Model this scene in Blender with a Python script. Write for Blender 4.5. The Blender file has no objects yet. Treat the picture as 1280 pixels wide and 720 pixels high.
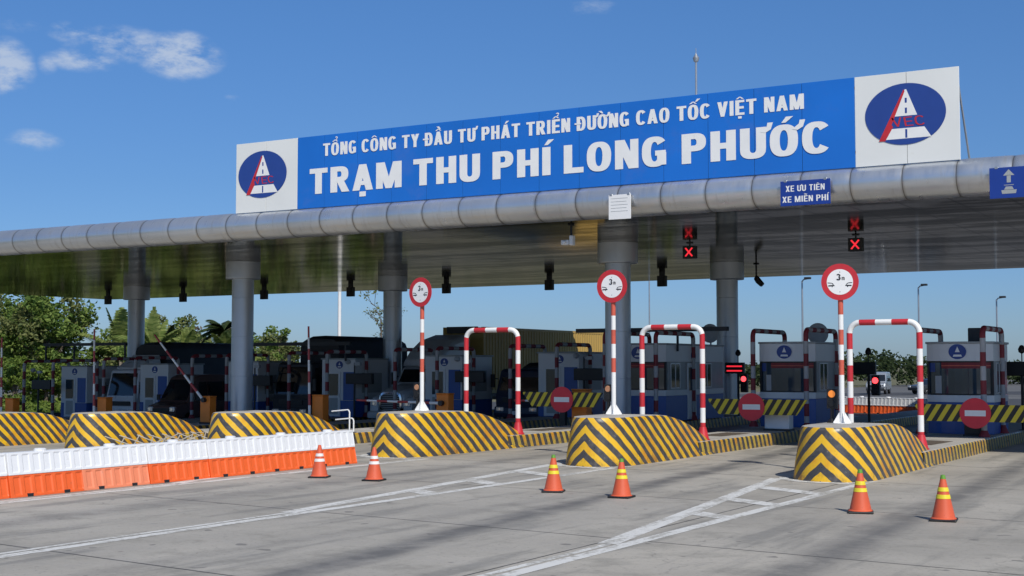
import bpy, bmesh, math, random, unicodedata
from mathutils import Vector, Matrix
random.seed(11)
sc = bpy.context.scene
COL = sc.collection
R = math.radians

# ---------------------------------------------------------------- camera
cam = bpy.data.cameras.new('camera')
cam.lens = 47.95; cam.sensor_width = 36; cam.clip_start = 0.1; cam.clip_end = 6000
camo = bpy.data.objects.new('camera', cam); COL.objects.link(camo)
camo.location = (0, 0, 2.5); camo.rotation_euler = (R(90 + 3.26), 0, R(30.6))
sc.camera = camo

# ---------------------------------------------------------------- sun, sky, exposure
SUN_DIR = Vector((0.78, -0.64, 1.0)).normalized()          # towards the sun
sun = bpy.data.lights.new('sun', 'SUN'); sun.energy = 4.0; sun.angle = R(0.5); sun.color = (1.0, 0.95, 0.87)
suno = bpy.data.objects.new('sun', sun); COL.objects.link(suno)
suno.location = (30, -30, 60); suno.rotation_euler = (-SUN_DIR).to_track_quat('-Z', 'Y').to_euler()
world = bpy.data.worlds.new('World'); sc.world = world; world.use_nodes = True
wn, wl = world.node_tree.nodes, world.node_tree.links
bg = wn['Background']
sky = wn.new('ShaderNodeTexSky'); sky.sky_type = 'NISHITA'; sky.sun_disc = False
sky.sun_elevation = math.asin(SUN_DIR.z); sky.sun_rotation = math.atan2(SUN_DIR.x, SUN_DIR.y)
sky.air_density = 1.0; sky.dust_density = 0.35; sky.ozone_density = 2.2; sky.altitude = 0
bg.inputs['Strength'].default_value = 0.105
# a few small clouds: soft patches broken up by noise, fixed in the sky
CLOUDS = [((-0.6833, 0.697, 0.2173), .030, .017, 1.0), ((-0.7108, 0.6671, 0.223), .038, .013, .75), ((-0.7312, 0.6427, 0.2288), .018, .008, .7),
          ((-0.7288, 0.6515, 0.2108), .026, .009, .75), ((-0.7636, 0.6133, 0.2019), .020, .020, .9), ((-0.7449, 0.6344, 0.2066), .008, .008, .5),
          ((-0.6608, 0.726, 0.1905), .007, .004, .45), ((-0.7575, 0.6341, 0.1551), .020, .008, .6), ((-0.4442, 0.8582, 0.2572), .022, .007, .45),
          ((-0.7541, 0.6147, 0.2312), .02, .006, .4)]
tc = wn.new('ShaderNodeTexCoord')
def wmath(op, a, b=None):
    n = wn.new('ShaderNodeMath'); n.operation = op
    for i, v in enumerate((a, b)):
        if v is None: continue
        if isinstance(v, (int, float)): n.inputs[i].default_value = v
        else: wl.new(v, n.inputs[i])
    return n.outputs[0]
def wdot(v):
    n = wn.new('ShaderNodeVectorMath'); n.operation = 'DOT_PRODUCT'; n.inputs[1].default_value = v
    wl.new(tc.outputs['Generated'], n.inputs[0]); return n.outputs['Value']
acc = None
for d, a, b, s in CLOUDS:
    d = Vector(d).normalized(); rt = d.cross(Vector((0, 0, 1))).normalized(); up = rt.cross(d)
    q = wmath('ADD', wmath('POWER', wmath('ABSOLUTE', wmath('DIVIDE', wdot(rt), a)), 2), wmath('POWER', wmath('ABSOLUTE', wmath('DIVIDE', wdot(up), b)), 2))
    front = wmath('GREATER_THAN', wdot(d), 0)
    m = wmath('MULTIPLY', wmath('MULTIPLY', wmath('MAXIMUM', wmath('SUBTRACT', 1.5, q), 0), s), front)
    acc = m if acc is None else wmath('MAXIMUM', acc, m)
mp = wn.new('ShaderNodeMapping'); mp.inputs['Scale'].default_value = (1, 1, 2.2); wl.new(tc.outputs['Generated'], mp.inputs['Vector'])
nz = wn.new('ShaderNodeTexNoise'); nz.inputs['Scale'].default_value = 34; nz.inputs['Detail'].default_value = 9; nz.inputs['Roughness'].default_value = .62
wl.new(mp.outputs[0], nz.inputs['Vector'])
cf = wmath('MULTIPLY', acc, wmath('MULTIPLY', wmath('SUBTRACT', nz.outputs['Fac'], .30), 2.6))
cr = wn.new('ShaderNodeMapRange'); cr.inputs['From Min'].default_value = .12; cr.inputs['From Max'].default_value = 1.0; cr.inputs['To Max'].default_value = .72; cr.interpolation_type = 'SMOOTHSTEP'
wl.new(cf, cr.inputs['Value'])
mx = wn.new('ShaderNodeMix'); mx.data_type = 'RGBA'
wl.new(cr.outputs[0], mx.inputs['Factor']); 
tint = wn.new('ShaderNodeMix'); tint.data_type = 'RGBA'; tint.blend_type = 'MULTIPLY'; tint.inputs['Factor'].default_value = 1
rmp = wn.new('ShaderNodeValToRGB'); sxyz = wn.new('ShaderNodeSeparateXYZ'); wl.new(tc.outputs['Generated'], sxyz.inputs[0]); wl.new(sxyz.outputs[2], rmp.inputs[0])
el = rmp.color_ramp.elements
el[0].position = 0.0; el[0].color = (.37,.52,.84,1); el[1].position = 1.0; el[1].color = (.85,.95,1.05,1)
for p_, c_ in ((.05,(.36,.53,.86)), (.13,(.355,.55,.85)), (.28,(.40,.66,.98)), (.5,(.62,.80,1.0))):
    e_ = el.new(p_); e_.color = (*c_, 1)
wl.new(rmp.outputs[0], tint.inputs[7]); wl.new(sky.outputs[0], tint.inputs[6])
wl.new(tint.outputs[2], mx.inputs[6]); mx.inputs[7].default_value = (5.2, 5.9, 7.0, 1)
wl.new(mx.outputs[2], bg.inputs['Color'])
sc.view_settings.view_transform = 'Standard'; sc.view_settings.look = 'None'
sc.view_settings.gamma = 1; sc.view_settings.exposure = 0.0; sc.view_settings.use_curve_mapping = False

# the ground falls away gently to the left
def gz(x): return .02*(max(-80., x) + 24.) if x < -24 else 0.

# ---------------------------------------------------------------- helpers
class MB:
    def __init__(s): s.v = []; s.f = []; s.m = []; s.uv = []; s.mx = None
    def add(s, vs, fs, m=0, uvs=None):
        o = len(s.v)
        for p in vs:
            p = Vector(p)
            s.v.append(s.mx @ p if s.mx else p)
        for i, f in enumerate(fs):
            s.f.append([o + k for k in f]); s.m.append(m if isinstance(m, int) else m[i])
            s.uv.append([uvs[k] for k in f] if uvs else [(0, 0)] * len(f))
    def box(s, x0, x1, y0, y1, z0, z1, m=0):
        s.add([(x0,y0,z0),(x1,y0,z0),(x1,y1,z0),(x0,y1,z0),(x0,y0,z1),(x1,y0,z1),(x1,y1,z1),(x0,y1,z1)],
              [(0,3,2,1),(4,5,6,7),(0,1,5,4),(1,2,6,5),(2,3,7,6),(3,0,4,7)], m)
    def poly(s, pts, m=0): s.add(pts, [tuple(range(len(pts)))], m)
    def prism(s, pts, axis, a, b, m=0, ins=0.0):
        """extrude a 2-D outline along an axis ('x': pts are (y,z); 'y': (x,z); 'z': (x,y))"""
        def P(p, t):
            return {'x': (t, p[0], p[1]), 'y': (p[0], t, p[1]), 'z': (p[0], p[1], t)}[axis]
        n = len(pts); vs = [P(p, a) for p in pts] + [P(p, b) for p in pts]
        fs = [(i, (i+1) % n, n + (i+1) % n, n + i) for i in range(n)] + [tuple(range(n-1, -1, -1)), tuple(range(n, 2*n))]
        s.add(vs, fs, m)
    def loft(s, rings, m=0, close=True, caps=True):
        n = len(rings[0]); vs = [p for r in rings for p in r]; fs = []
        for k in range(len(rings)-1):
            for i in range(n if close else n-1):
                j = (i+1) % n; fs.append((k*n+i, k*n+j, (k+1)*n+j, (k+1)*n+i))
        if caps: fs += [tuple(range(n-1,-1,-1)), tuple((len(rings)-1)*n + i for i in range(n))]
        s.add(vs, fs, m)
    def cyl(s, p0, p1, r0, r1=None, seg=14, m=0):
        r1 = r0 if r1 is None else r1
        p0, p1 = Vector(p0), Vector(p1); d = (p1-p0).normalized(); u = d.orthogonal().normalized(); w = d.cross(u)
        s.loft([[p + (u*math.cos(2*math.pi*i/seg) + w*math.sin(2*math.pi*i/seg))*r for i in range(seg)] for p, r in ((p0, r0), (p1, r1))], m)
    def lathe(s, prof, seg=24, m=0, c=(0,0,0), mats=None):
        n = seg; c = Vector(c)
        for k in range(len(prof)-1):
            (r0, z0), (r1, z1) = prof[k], prof[k+1]
            vs = [c + Vector((r*math.cos(2*math.pi*i/n), r*math.sin(2*math.pi*i/n), z)) for r, z in ((r0,z0),(r1,z1)) for i in range(n)]
            s.add(vs, [(i, (i+1)%n, n+(i+1)%n, n+i) for i in range(n)], mats[k] if mats else m)
    def tube(s, path, r, seg=12, m=0, stripe=None, sym=False, caps=True):
        """round tube along a path; stripe=(length, matA, matB) bands it by arc length"""
        P = [Vector(p) for p in path]; L = [0]
        for a, b in zip(P, P[1:]): L.append(L[-1] + (b-a).length)
        tot = L[-1]; cuts = list(L)
        if stripe:
            l = stripe[0]
            cuts += [tot/2 + sg*(k+.5)*l for k in range(int(tot/l)+2) for sg in (-1, 1)] if sym else [k*l for k in range(int(tot/l)+1)]
        cuts = sorted(c for c in set(round(c, 5) for c in cuts) if 0 <= c <= tot + 1e-4)
        def at(t):
            for i in range(len(P)-1):
                if t <= L[i+1] + 1e-6: return P[i].lerp(P[i+1], (t-L[i])/max(1e-9, L[i+1]-L[i]))
            return P[-1]
        Q = [at(t) for t in cuts]; N = len(Q); rings = []
        up = None
        for i in range(N):
            d = (Q[min(i+1, N-1)] - Q[max(i-1, 0)]).normalized()
            if up is None: up = d.orthogonal().normalized()
            up = (up - d*up.dot(d)).normalized(); w = d.cross(up)
            rings.append([Q[i] + (up*math.cos(2*math.pi*k/seg) + w*math.sin(2*math.pi*k/seg))*r for k in range(seg)])
        vs = [p for q in rings for p in q]; fs = []; ms = []
        for i in range(N-1):
            mid = (cuts[i] + cuts[i+1])/2
            if stripe:
                k = int(abs(mid - tot/2)/stripe[0] + .5) if sym else int(mid/stripe[0])
                mm = stripe[1 + k % 2]
            else: mm = m
            for k in range(seg):
                j = (k+1) % seg; fs.append((i*seg+k, i*seg+j, (i+1)*seg+j, (i+1)*seg+k)); ms.append(mm)
        if caps:
            fs += [tuple(range(seg-1,-1,-1)), tuple((N-1)*seg + k for k in range(seg))]; ms += [ms[0], ms[-1]]
        s.add(vs, fs, ms)
    def build(s, name, mats, parent=None, smooth=False, bevel=0, seg=2):
        me = bpy.data.meshes.new(name); me.from_pydata([tuple(p) for p in s.v], [], s.f)
        for m in (mats if isinstance(mats, (list, tuple)) else [mats]): me.materials.append(m)
        me.polygons.foreach_set('material_index', s.m)
        uvl = me.uv_layers.new(name='UVMap')
        flat = [c for f in s.uv for q in f for c in q]; uvl.data.foreach_set('uv', flat)
        bm = bmesh.new(); bm.from_mesh(me); bmesh.ops.recalc_face_normals(bm, faces=bm.faces); bm.to_mesh(me); bm.free()
        me.update()
        o = bpy.data.objects.new(name, me); COL.objects.link(o)
        if parent: o.parent = parent
        if smooth:
            me.polygons.foreach_set('use_smooth', [True]*len(me.polygons))
            if hasattr(me, 'set_sharp_from_angle'): me.set_sharp_from_angle(angle=R(40))
        if bevel:
            b = o.modifiers.new('bevel', 'BEVEL'); b.width = bevel; b.segments = seg; b.limit_method = 'ANGLE'; b.angle_limit = R(35)
        return o

def tag(o, label, cat, group=None, kind=None):
    o['label'] = label; o['category'] = cat
    if group: o['group'] = group
    if kind: o['kind'] = kind
    return o
def thing(name, label, cat, loc=(0,0,0), rz=0, group=None):
    o = bpy.data.objects.new(name, None); COL.objects.link(o)
    o.location = loc; o.rotation_euler = (0, 0, rz); o.empty_display_size = .3
    return tag(o, label, cat, group)
def structure(o):
    o['kind'] = 'structure'; return o
def dup(root, loc, rz=0, label=None):
    r = root.copy(); COL.objects.link(r); r.location = loc; r.rotation_euler = (0, 0, rz)
    if label: r['label'] = label
    for ch in root.children:
        c = ch.copy(); COL.objects.link(c); c.parent = r
        for g in ch.children:
            d = g.copy(); COL.objects.link(d); d.parent = c
    return r

# ---------------------------------------------------------------- materials
def mat(name, col, rough=.5, metal=0., var=.12, scale=3., bump=0., bscale=None, emit=None, estr=1., spec=None, dirt=None, dscale=1.2, dth=.58):
    m = bpy.data.materials.new(name); m.use_nodes = True
    n, l = m.node_tree.nodes, m.node_tree.links; b = n['Principled BSDF']
    b.inputs['Roughness'].default_value = rough; b.inputs['Metallic'].default_value = metal
    if spec is not None: b.inputs['Specular IOR Level'].default_value = spec
    t = n.new('ShaderNodeTexCoord'); nz = n.new('ShaderNodeTexNoise'); nz.inputs['Scale'].default_value = scale; nz.inputs['Detail'].default_value = 6
    l.new(t.outputs['Object'], nz.inputs['Vector'])
    cr = n.new('ShaderNodeMapRange'); cr.inputs['From Min'].default_value = .25; cr.inputs['From Max'].default_value = .75
    cr.inputs['To Min'].default_value = 1-var; cr.inputs['To Max'].default_value = 1+var; l.new(nz.outputs['Fac'], cr.inputs['Value'])
    mul = n.new('ShaderNodeVectorMath'); mul.operation = 'SCALE'; mul.inputs[0].default_value = col[:3]; l.new(cr.outputs[0], mul.inputs['Scale'])
    out = mul.outputs[0]
    if dirt:
        d = n.new('ShaderNodeTexNoise'); d.inputs['Scale'].default_value = dscale; d.inputs['Detail'].default_value = 9; d.inputs['Roughness'].default_value = .7
        l.new(t.outputs['Object'], d.inputs['Vector'])
        dr = n.new('ShaderNodeMapRange'); dr.inputs['From Min'].default_value = dth; dr.inputs['From Max'].default_value = dth+.12; l.new(d.outputs['Fac'], dr.inputs['Value'])
        mm = n.new('ShaderNodeMix'); mm.data_type = 'RGBA'; l.new(dr.outputs[0], mm.inputs['Factor']); l.new(out, mm.inputs[6]); mm.inputs[7].default_value = (*dirt, 1)
        out = mm.outputs[2]
    l.new(out, b.inputs['Base Color'])
    if bump:
        bn = n.new('ShaderNodeTexNoise'); bn.inputs['Scale'].default_value = bscale or scale*8; bn.inputs['Detail'].default_value = 4
        l.new(t.outputs['Object'], bn.inputs['Vector'])
        bp = n.new('ShaderNodeBump'); bp.inputs['Strength'].default_value = bump; bp.inputs['Distance'].default_value = .02
        l.new(bn.outputs['Fac'], bp.inputs['Height']); l.new(bp.outputs[0], b.inputs['Normal'])
    if emit:
        b.inputs['Emission Color'].default_value = (*emit, 1); b.inputs['Emission Strength'].default_value = estr
    return m
def nmath(m, op, a, b=None, c=None):
    n, l = m.node_tree.nodes, m.node_tree.links
    q = n.new('ShaderNodeMath'); q.operation = op
    for i, v in enumerate((a, b, c)):
        if v is None: continue
        if isinstance(v, (int, float)): q.inputs[i].default_value = v
        else: l.new(v, q.inputs[i])
    return q.outputs[0]
def nmix(m, fac, a, b):
    n, l = m.node_tree.nodes, m.node_tree.links
    q = n.new('ShaderNodeMix'); q.data_type = 'RGBA'
    for i, v in ((0, fac), (6, a), (7, b)):
        s = q.inputs['Factor'] if i == 0 else q.inputs[i]
        if isinstance(v, (int, float)): s.default_value = v
        elif isinstance(v, tuple): s.default_value = (*v[:3], 1)
        else: l.new(v, s)
    return q.outputs[2]
def nnoise(m, vec, scale, detail=6, rough=.5):
    n, l = m.node_tree.nodes, m.node_tree.links
    q = n.new('ShaderNodeTexNoise'); q.inputs['Scale'].default_value = scale; q.inputs['Detail'].default_value = detail; q.inputs['Roughness'].default_value = rough
    l.new(vec, q.inputs['Vector']); return q.outputs['Fac']
def nramp(m, v, a, b, lo=0., hi=1.):
    n, l = m.node_tree.nodes, m.node_tree.links
    q = n.new('ShaderNodeMapRange'); q.interpolation_type = 'SMOOTHSTEP'
    q.inputs['From Min'].default_value = a; q.inputs['From Max'].default_value = b; q.inputs['To Min'].default_value = lo; q.inputs['To Max'].default_value = hi
    l.new(v, q.inputs['Value']); return q.outputs[0]

M = {}
M['white'] = mat('white_paint', (.78,.78,.76), .45, var=.04, dirt=(.55,.53,.48), dscale=2.2, dth=.62)
M['white_clean'] = mat('white_sheet', (.80,.80,.79), .5, var=.03)
M['red'] = mat('red_paint', (.52,.025,.035), .45, var=.12, dirt=(.35,.06,.05), dscale=4)
M['disc_red'] = mat('no_entry_red', (.66,.03,.05), .4, var=.08)
M['red_faded'] = mat('faded_red_paint', (.55,.10,.06), .5, var=.15)
M['yellow'] = mat('yellow_paint', (.72,.47,.02), .5, var=.10)
M['black'] = mat('black_plastic', (.012,.012,.013), .45, var=.2)
M['dark_steel'] = mat('dark_steel', (.04,.042,.045), .5, .4)
M['orange'] = mat('orange_enamel', (.70,.20,.02), .45, var=.1)
M['galv'] = mat('galvanised_steel', (.42,.44,.46), .42, .7, var=.1)
M['column'] = mat('column_cladding', (.50,.53,.57), .36, .5, var=.05, scale=1.5)
M['panel_white'] = mat('booth_white_panel', (.72,.73,.73), .4, var=.04, scale=1.5)
M['panel_blue'] = mat('booth_blue_panel', (.02,.095,.36), .35, var=.08)
M['panel_grey'] = mat('booth_grey_panel', (.36,.38,.38), .5, var=.08)
M['alu'] = mat('aluminium_frame', (.62,.63,.64), .35, .6, var=.05)
M['rubber'] = mat('tyre_rubber', (.018,.018,.018), .8, var=.2)
M['chrome'] = mat('chrome_trim', (.75,.76,.78), .14, 1., var=.02)
M['lamp_glass'] = mat('headlamp_glass', (.7,.72,.74), .12, .3, var=.05)
M['amber_lens'] = mat('amber_lamp_lens', (.5,.16,.02), .3, emit=(1.,.30,.06), estr=.55)
M['red_lens'] = mat('lit_red_lamp', (.5,.02,.02), .3, emit=(1.,.05,.06), estr=3.2)
M['led_red'] = mat('lit_red_led', (.3,.01,.01), .4, emit=(1.,.03,.05), estr=1.0)
M['led_dim'] = mat('dim_red_led', (.12,.012,.012), .5, emit=(.5,.01,.02), estr=.25)
M['sign_blue'] = mat('sign_board_blue', (.012,.155,.58), .38, var=.10, scale=.35, dirt=(.035,.16,.56), dscale=.5, dth=.55)
M['board_white'] = mat('sign_board_white', (.76,.77,.74), .45, var=.04, scale=.5, dirt=(.66,.66,.60), dscale=1.0, dth=.63)
M['letter'] = mat('white_lettering', (.82,.82,.80), .5, var=.04, scale=2)
M['emblem_blue'] = mat('emblem_blue', (.022,.06,.27), .4, var=.05)
M['road_blue'] = mat('road_sign_blue', (.012,.045,.27), .4, var=.06)
M['ink'] = mat('black_ink', (.02,.02,.025), .5)
M['concrete'] = mat('island_concrete', (.40,.38,.34), .85, var=.16, scale=1.3, bump=.25, dirt=(.22,.20,.17), dscale=.9)
M['soil'] = mat('dark_soil', (.09,.07,.05), .95)
M['bark'] = mat('tree_bark', (.13,.10,.075), .9, var=.3, scale=6, bump=.5)
M['palmbark'] = mat('palm_bark', (.20,.17,.13), .9, var=.25, scale=8, bump=.4)
M['stick'] = mat('pale_bamboo', (.42,.38,.31), .7, var=.18, scale=5)
M['seat'] = mat('cabin_interior', (.05,.05,.055), .8)

def glass(name, tint=(.02,.03,.035), rough=.04):
    return mat(name, tint, rough, 0., var=.15, scale=1., spec=.9)
M['glass'] = glass('booth_glass', (.035,.06,.085))
M['car_glass'] = glass('vehicle_glass', (.012,.014,.016), .05)

# striped concrete: slanting bands run by the UV map (u = distance round the nose, v = height)
def stripes(name, slope, period, yel=(.74,.44,.02), blk=(.045,.043,.045), wear=.5):
    m = bpy.data.materials.new(name); m.use_nodes = True
    n, l = m.node_tree.nodes, m.node_tree.links; b = n['Principled BSDF']
    t = n.new('ShaderNodeTexCoord'); sp = n.new('ShaderNodeSeparateXYZ'); l.new(t.outputs['UV'], sp.inputs[0])
    ob = t.outputs['Object']
    wob = nmath(m, 'MULTIPLY', nmath(m, 'SUBTRACT', nnoise(m, ob, 2.6, 3), .5), .09)
    u = nmath(m, 'ABSOLUTE', sp.outputs[0])
    f = nmath(m, 'ADD', nmath(m, 'ADD', sp.outputs[1], nmath(m, 'MULTIPLY', u, slope)), wob)
    fr = nmath(m, 'FRACT', nmath(m, 'DIVIDE', f, period))
    k = nramp(m, fr, .525, .55); k2 = nramp(m, fr, .035, .06)
    yfac = nmath(m, 'MULTIPLY', nmath(m, 'SUBTRACT', 1., k), k2)
    n1 = nnoise(m, ob, 5, 8, .65)
    ycol = nmix(m, nramp(m, nnoise(m, ob, 1.8, 6, .6), .42, .72), yel, (.60,.25,.015))
    bcol = nmix(m, nramp(m, n1, .45, .75), blk, (.115,.105,.10))
    col = nmix(m, yfac, bcol, ycol)
    chips = nramp(m, nnoise(m, ob, 11, 10, .7), .66-.06*wear, .70)
    col = nmix(m, nmath(m, 'MULTIPLY', chips, .8*wear), col, (.33,.30,.26))
    low = nramp(m, sp.outputs[1], .42, .0)                       # scuffs of tyres and mud low down
    scuff = nmath(m, 'MULTIPLY', low, nramp(m, nnoise(m, ob, 3.2, 7, .65), .44, .60))
    col = nmix(m, nmath(m, 'MULTIPLY', scuff, .55), col, (.075,.06,.05))
    l.new(col, b.inputs['Base Color']); 
    l.new(nramp(m, n1, .3, .7, .24, .5), b.inputs['Roughness'])
    bp = n.new('ShaderNodeBump'); bp.inputs['Strength'].default_value = .25; bp.inputs['Distance'].default_value = .015
    l.new(n1, bp.inputs['Height']); l.new(bp.outputs[0], b.inputs['Normal'])
    return m
M['nose'] = stripes('chevron_painted_concrete', .88, .40, blk=(.058,.056,.055), wear=.62)
M['kerb'] = stripes('striped_kerb_paint', 2.2, .80, yel=(.50,.35,.05), wear=.9)
def hazard(name, period):
    m = bpy.data.materials.new(name); m.use_nodes = True
    n, l = m.node_tree.nodes, m.node_tree.links; b = n['Principled BSDF']
    t = n.new('ShaderNodeTexCoord'); sp = n.new('ShaderNodeSeparateXYZ'); l.new(t.outputs['Object'], sp.inputs[0])
    f = nmath(m, 'SUBTRACT', sp.outputs[0], nmath(m, 'MULTIPLY', sp.outputs[2], .62))
    fr = nmath(m, 'FRACT', nmath(m, 'DIVIDE', f, period))
    col = nmix(m, nramp(m, fr, .48, .52), (.66,.52,.03), (.022,.021,.02))
    col = nmix(m, nmath(m, 'MULTIPLY', nramp(m, nnoise(m, t.outputs['Object'], 9, 8, .7), .62, .7), .5), col, (.2,.18,.12))
    l.new(col, b.inputs['Base Color']); b.inputs['Roughness'].default_value = .5
    return m
M['hazard'] = hazard('hazard_stripe_sheet', .30)
# ================================================================ SETTING: ground
def ground_concrete():
    m = bpy.data.materials.new('plaza_concrete'); m.use_nodes = True
    n, l = m.node_tree.nodes, m.node_tree.links; b = n['Principled BSDF']
    t = n.new('ShaderNodeTexCoord'); sp = n.new('ShaderNodeSeparateXYZ'); o = t.outputs['Object']; l.new(o, sp.inputs[0])
    X, Y = sp.outputs[0], sp.outputs[1]
    st = n.new('ShaderNodeMapping'); st.inputs['Scale'].default_value = (1, .12, 1); l.new(o, st.inputs['Vector'])      # streaks along the lanes
    big = nnoise(m, o, .22, 5, .55); med = nnoise(m, o, 1.1, 8, .62); fine = nnoise(m, o, 14, 8, .7); strk = nnoise(m, st.outputs[0], 1.5, 7, .6)
    sx = n.new('ShaderNodeMapping'); sx.inputs['Scale'].default_value = (.5, 2.2, 1); l.new(o, sx.inputs['Vector'])
    broom = nnoise(m, sx.outputs[0], 9, 5, .6)
    col = nmix(m, nramp(m, big, .35, .65), (.305,.282,.238), (.42,.388,.328))
    # each cast slab has its own tone
    j = nmath(m, 'ADD', Y, nmath(m, 'MULTIPLY', X, .11))
    jy = nmath(m, 'DIVIDE', nmath(m, 'SUBTRACT', j, 11.2), 5.75)
    ix = nmath(m, 'FLOOR', nmath(m, 'DIVIDE', nmath(m, 'ADD', X, 15.05), 6.2))
    wn_ = n.new('ShaderNodeTexWhiteNoise'); wn_.noise_dimensions = '2D'; cb = n.new('ShaderNodeCombineXYZ'); l.new(nmath(m, 'FLOOR', jy), cb.inputs[0]); l.new(ix, cb.inputs[1]); l.new(cb.outputs[0], wn_.inputs['Vector'])
    col = nmix(m, nmath(m, 'MULTIPLY', wn_.outputs['Value'], .35), col, (.39,.37,.33))
    col = nmix(m, nmath(m, 'MULTIPLY', nramp(m, med, .48, .70), .55), col, (.20,.19,.165))
    col = nmix(m, nmath(m, 'MULTIPLY', nramp(m, strk, .50, .66), .60), col, (.17,.165,.15))
    col = nmix(m, nmath(m, 'MULTIPLY', nramp(m, broom, .52, .72), .40), col, (.45,.43,.38))
    col = nmix(m, nmath(m, 'MULTIPLY', nramp(m, fine, .54, .68), .6), col, (.15,.14,.125))
    # oil and tyre bands down each lane
    for a, k, w, s in ((-9.35, -.107, .55, .8), (-4.85, -.045, .6, .7), (-17.6, -.03, .75, .40), (-13.0, .02, .35, .25), (-24.4, 0, .8, .35), (-31, 0, .8, .3)):
        d = nmath(m, 'ABSOLUTE', nmath(m, 'SUBTRACT', X, nmath(m, 'ADD', nmath(m, 'MULTIPLY', Y, k), a)))
        d = nmath(m, 'ADD', d, nmath(m, 'MULTIPLY', nmath(m, 'SUBTRACT', strk, .5), 1.0))
        band = nmath(m, 'MULTIPLY', nramp(m, d, w, 0), nramp(m, med, .25, .6, .35, 1))
        col = nmix(m, nmath(m, 'MULTIPLY', band, s), col, (.085,.085,.085))
    # fine cracks and tar spots
    vo = n.new('ShaderNodeTexVoronoi'); vo.feature = 'DISTANCE_TO_EDGE'; vo.inputs['Scale'].default_value = .33
    wv = n.new('ShaderNodeVectorMath'); wv.operation = 'ADD'; wc = n.new('ShaderNodeTexNoise'); wc.inputs['Scale'].default_value = 1.3; wc.inputs['Detail'].default_value = 6; l.new(o, wc.inputs['Vector']); l.new(o, wv.inputs[0]); l.new(wc.outputs['Color'], wv.inputs[1]); l.new(wv.outputs[0], vo.inputs['Vector'])
    crack = nmath(m, 'MULTIPLY', nramp(m, vo.outputs['Distance'], .006, .001), nramp(m, big, .50, .56))
    col = nmix(m, nmath(m, 'MULTIPLY', crack, .35), col, (.08,.075,.065))
    spots = nramp(m, nnoise(m, o, 3.1, 2, .4), .70, .74)
    col = nmix(m, nmath(m, 'MULTIPLY', spots, .6), col, (.10,.095,.09))
    # joints
    fy = nmath(m, 'FRACT', jy); dj = nmath(m, 'MULTIPLY', nmath(m, 'MINIMUM', fy, nmath(m, 'SUBTRACT', 1., fy)), 5.75)
    dj = nmath(m, 'ADD', dj, nmath(m, 'MULTIPLY', nmath(m, 'SUBTRACT', fine, .5), .03))
    joint = nramp(m, dj, .035, .012)
    fx = nmath(m, 'FRACT', nmath(m, 'DIVIDE', nmath(m, 'ADD', X, 15.05), 6.2)); dx = nmath(m, 'MULTIPLY', nmath(m, 'MINIMUM', fx, nmath(m, 'SUBTRACT', 1., fx)), 6.2)
    joint = nmath(m, 'MAXIMUM', joint, nramp(m, nmath(m, 'ADD', dx, nmath(m, 'MULTIPLY', nmath(m, 'SUBTRACT', fine, .5), .03)), .03, .01))
    joint = nmath(m, 'MULTIPLY', joint, nramp(m, med, .2, .5, .45, .95))
    col = nmix(m, joint, col, (.05,.048,.045))
    l.new(col, b.inputs['Base Color']); l.new(nramp(m, med, .3, .7, .62, .85), b.inputs['Roughness'])
    bp = n.new('ShaderNodeBump'); bp.inputs['Strength'].default_value = .35; bp.inputs['Distance'].default_value = .01
    l.new(fine, bp.inputs['Height']); l.new(bp.outputs[0], b.inputs['Normal'])
    return m
M['ground'] = ground_concrete()
M['asphalt'] = mat('road_asphalt', (.05,.05,.052), .85, var=.2, scale=.6, bump=.3, bscale=30)
M['highway'] = mat('pale_highway_surface', (.11,.107,.10), .85, var=.2, scale=.3)
def grass_mat():
    m = bpy.data.materials.new('rough_grass'); m.use_nodes = True
    n, l = m.node_tree.nodes, m.node_tree.links; b = n['Principled BSDF']; t = n.new('ShaderNodeTexCoord'); o = t.outputs['Object']
    c = nmix(m, nramp(m, nnoise(m, o, .25, 8, .65), .35, .65), (.06,.075,.025), (.13,.12,.05))
    c = nmix(m, nmath(m, 'MULTIPLY', nramp(m, nnoise(m, o, .6, 8, .7), .45, .62), .8), c, (.20,.165,.10))
    l.new(c, b.inputs['Base Color']); b.inputs['Roughness'].default_value = .95; return m
M['grass'] = grass_mat()
def paint_mat():
    m = bpy.data.materials.new('worn_road_paint'); m.use_nodes = True
    n, l = m.node_tree.nodes, m.node_tree.links; b = n['Principled BSDF']; t = n.new('ShaderNodeTexCoord'); o = t.outputs['Object']
    st = n.new('ShaderNodeMapping'); st.inputs['Scale'].default_value = (1.6, .35, 1); l.new(o, st.inputs['Vector'])
    w = nmath(m, 'ADD', nmath(m, 'MULTIPLY', nnoise(m, o, 9, 9, .72), .55), nmath(m, 'MULTIPLY', nnoise(m, st.outputs[0], 2.2, 6, .6), .45))
    c = nmix(m, nramp(m, w, .47, .58), (.64,.635,.60), (.36,.345,.305))
    l.new(c, b.inputs['Base Color']); b.inputs['Roughness'].default_value = .7; return m
M['paint'] = paint_mat()

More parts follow.
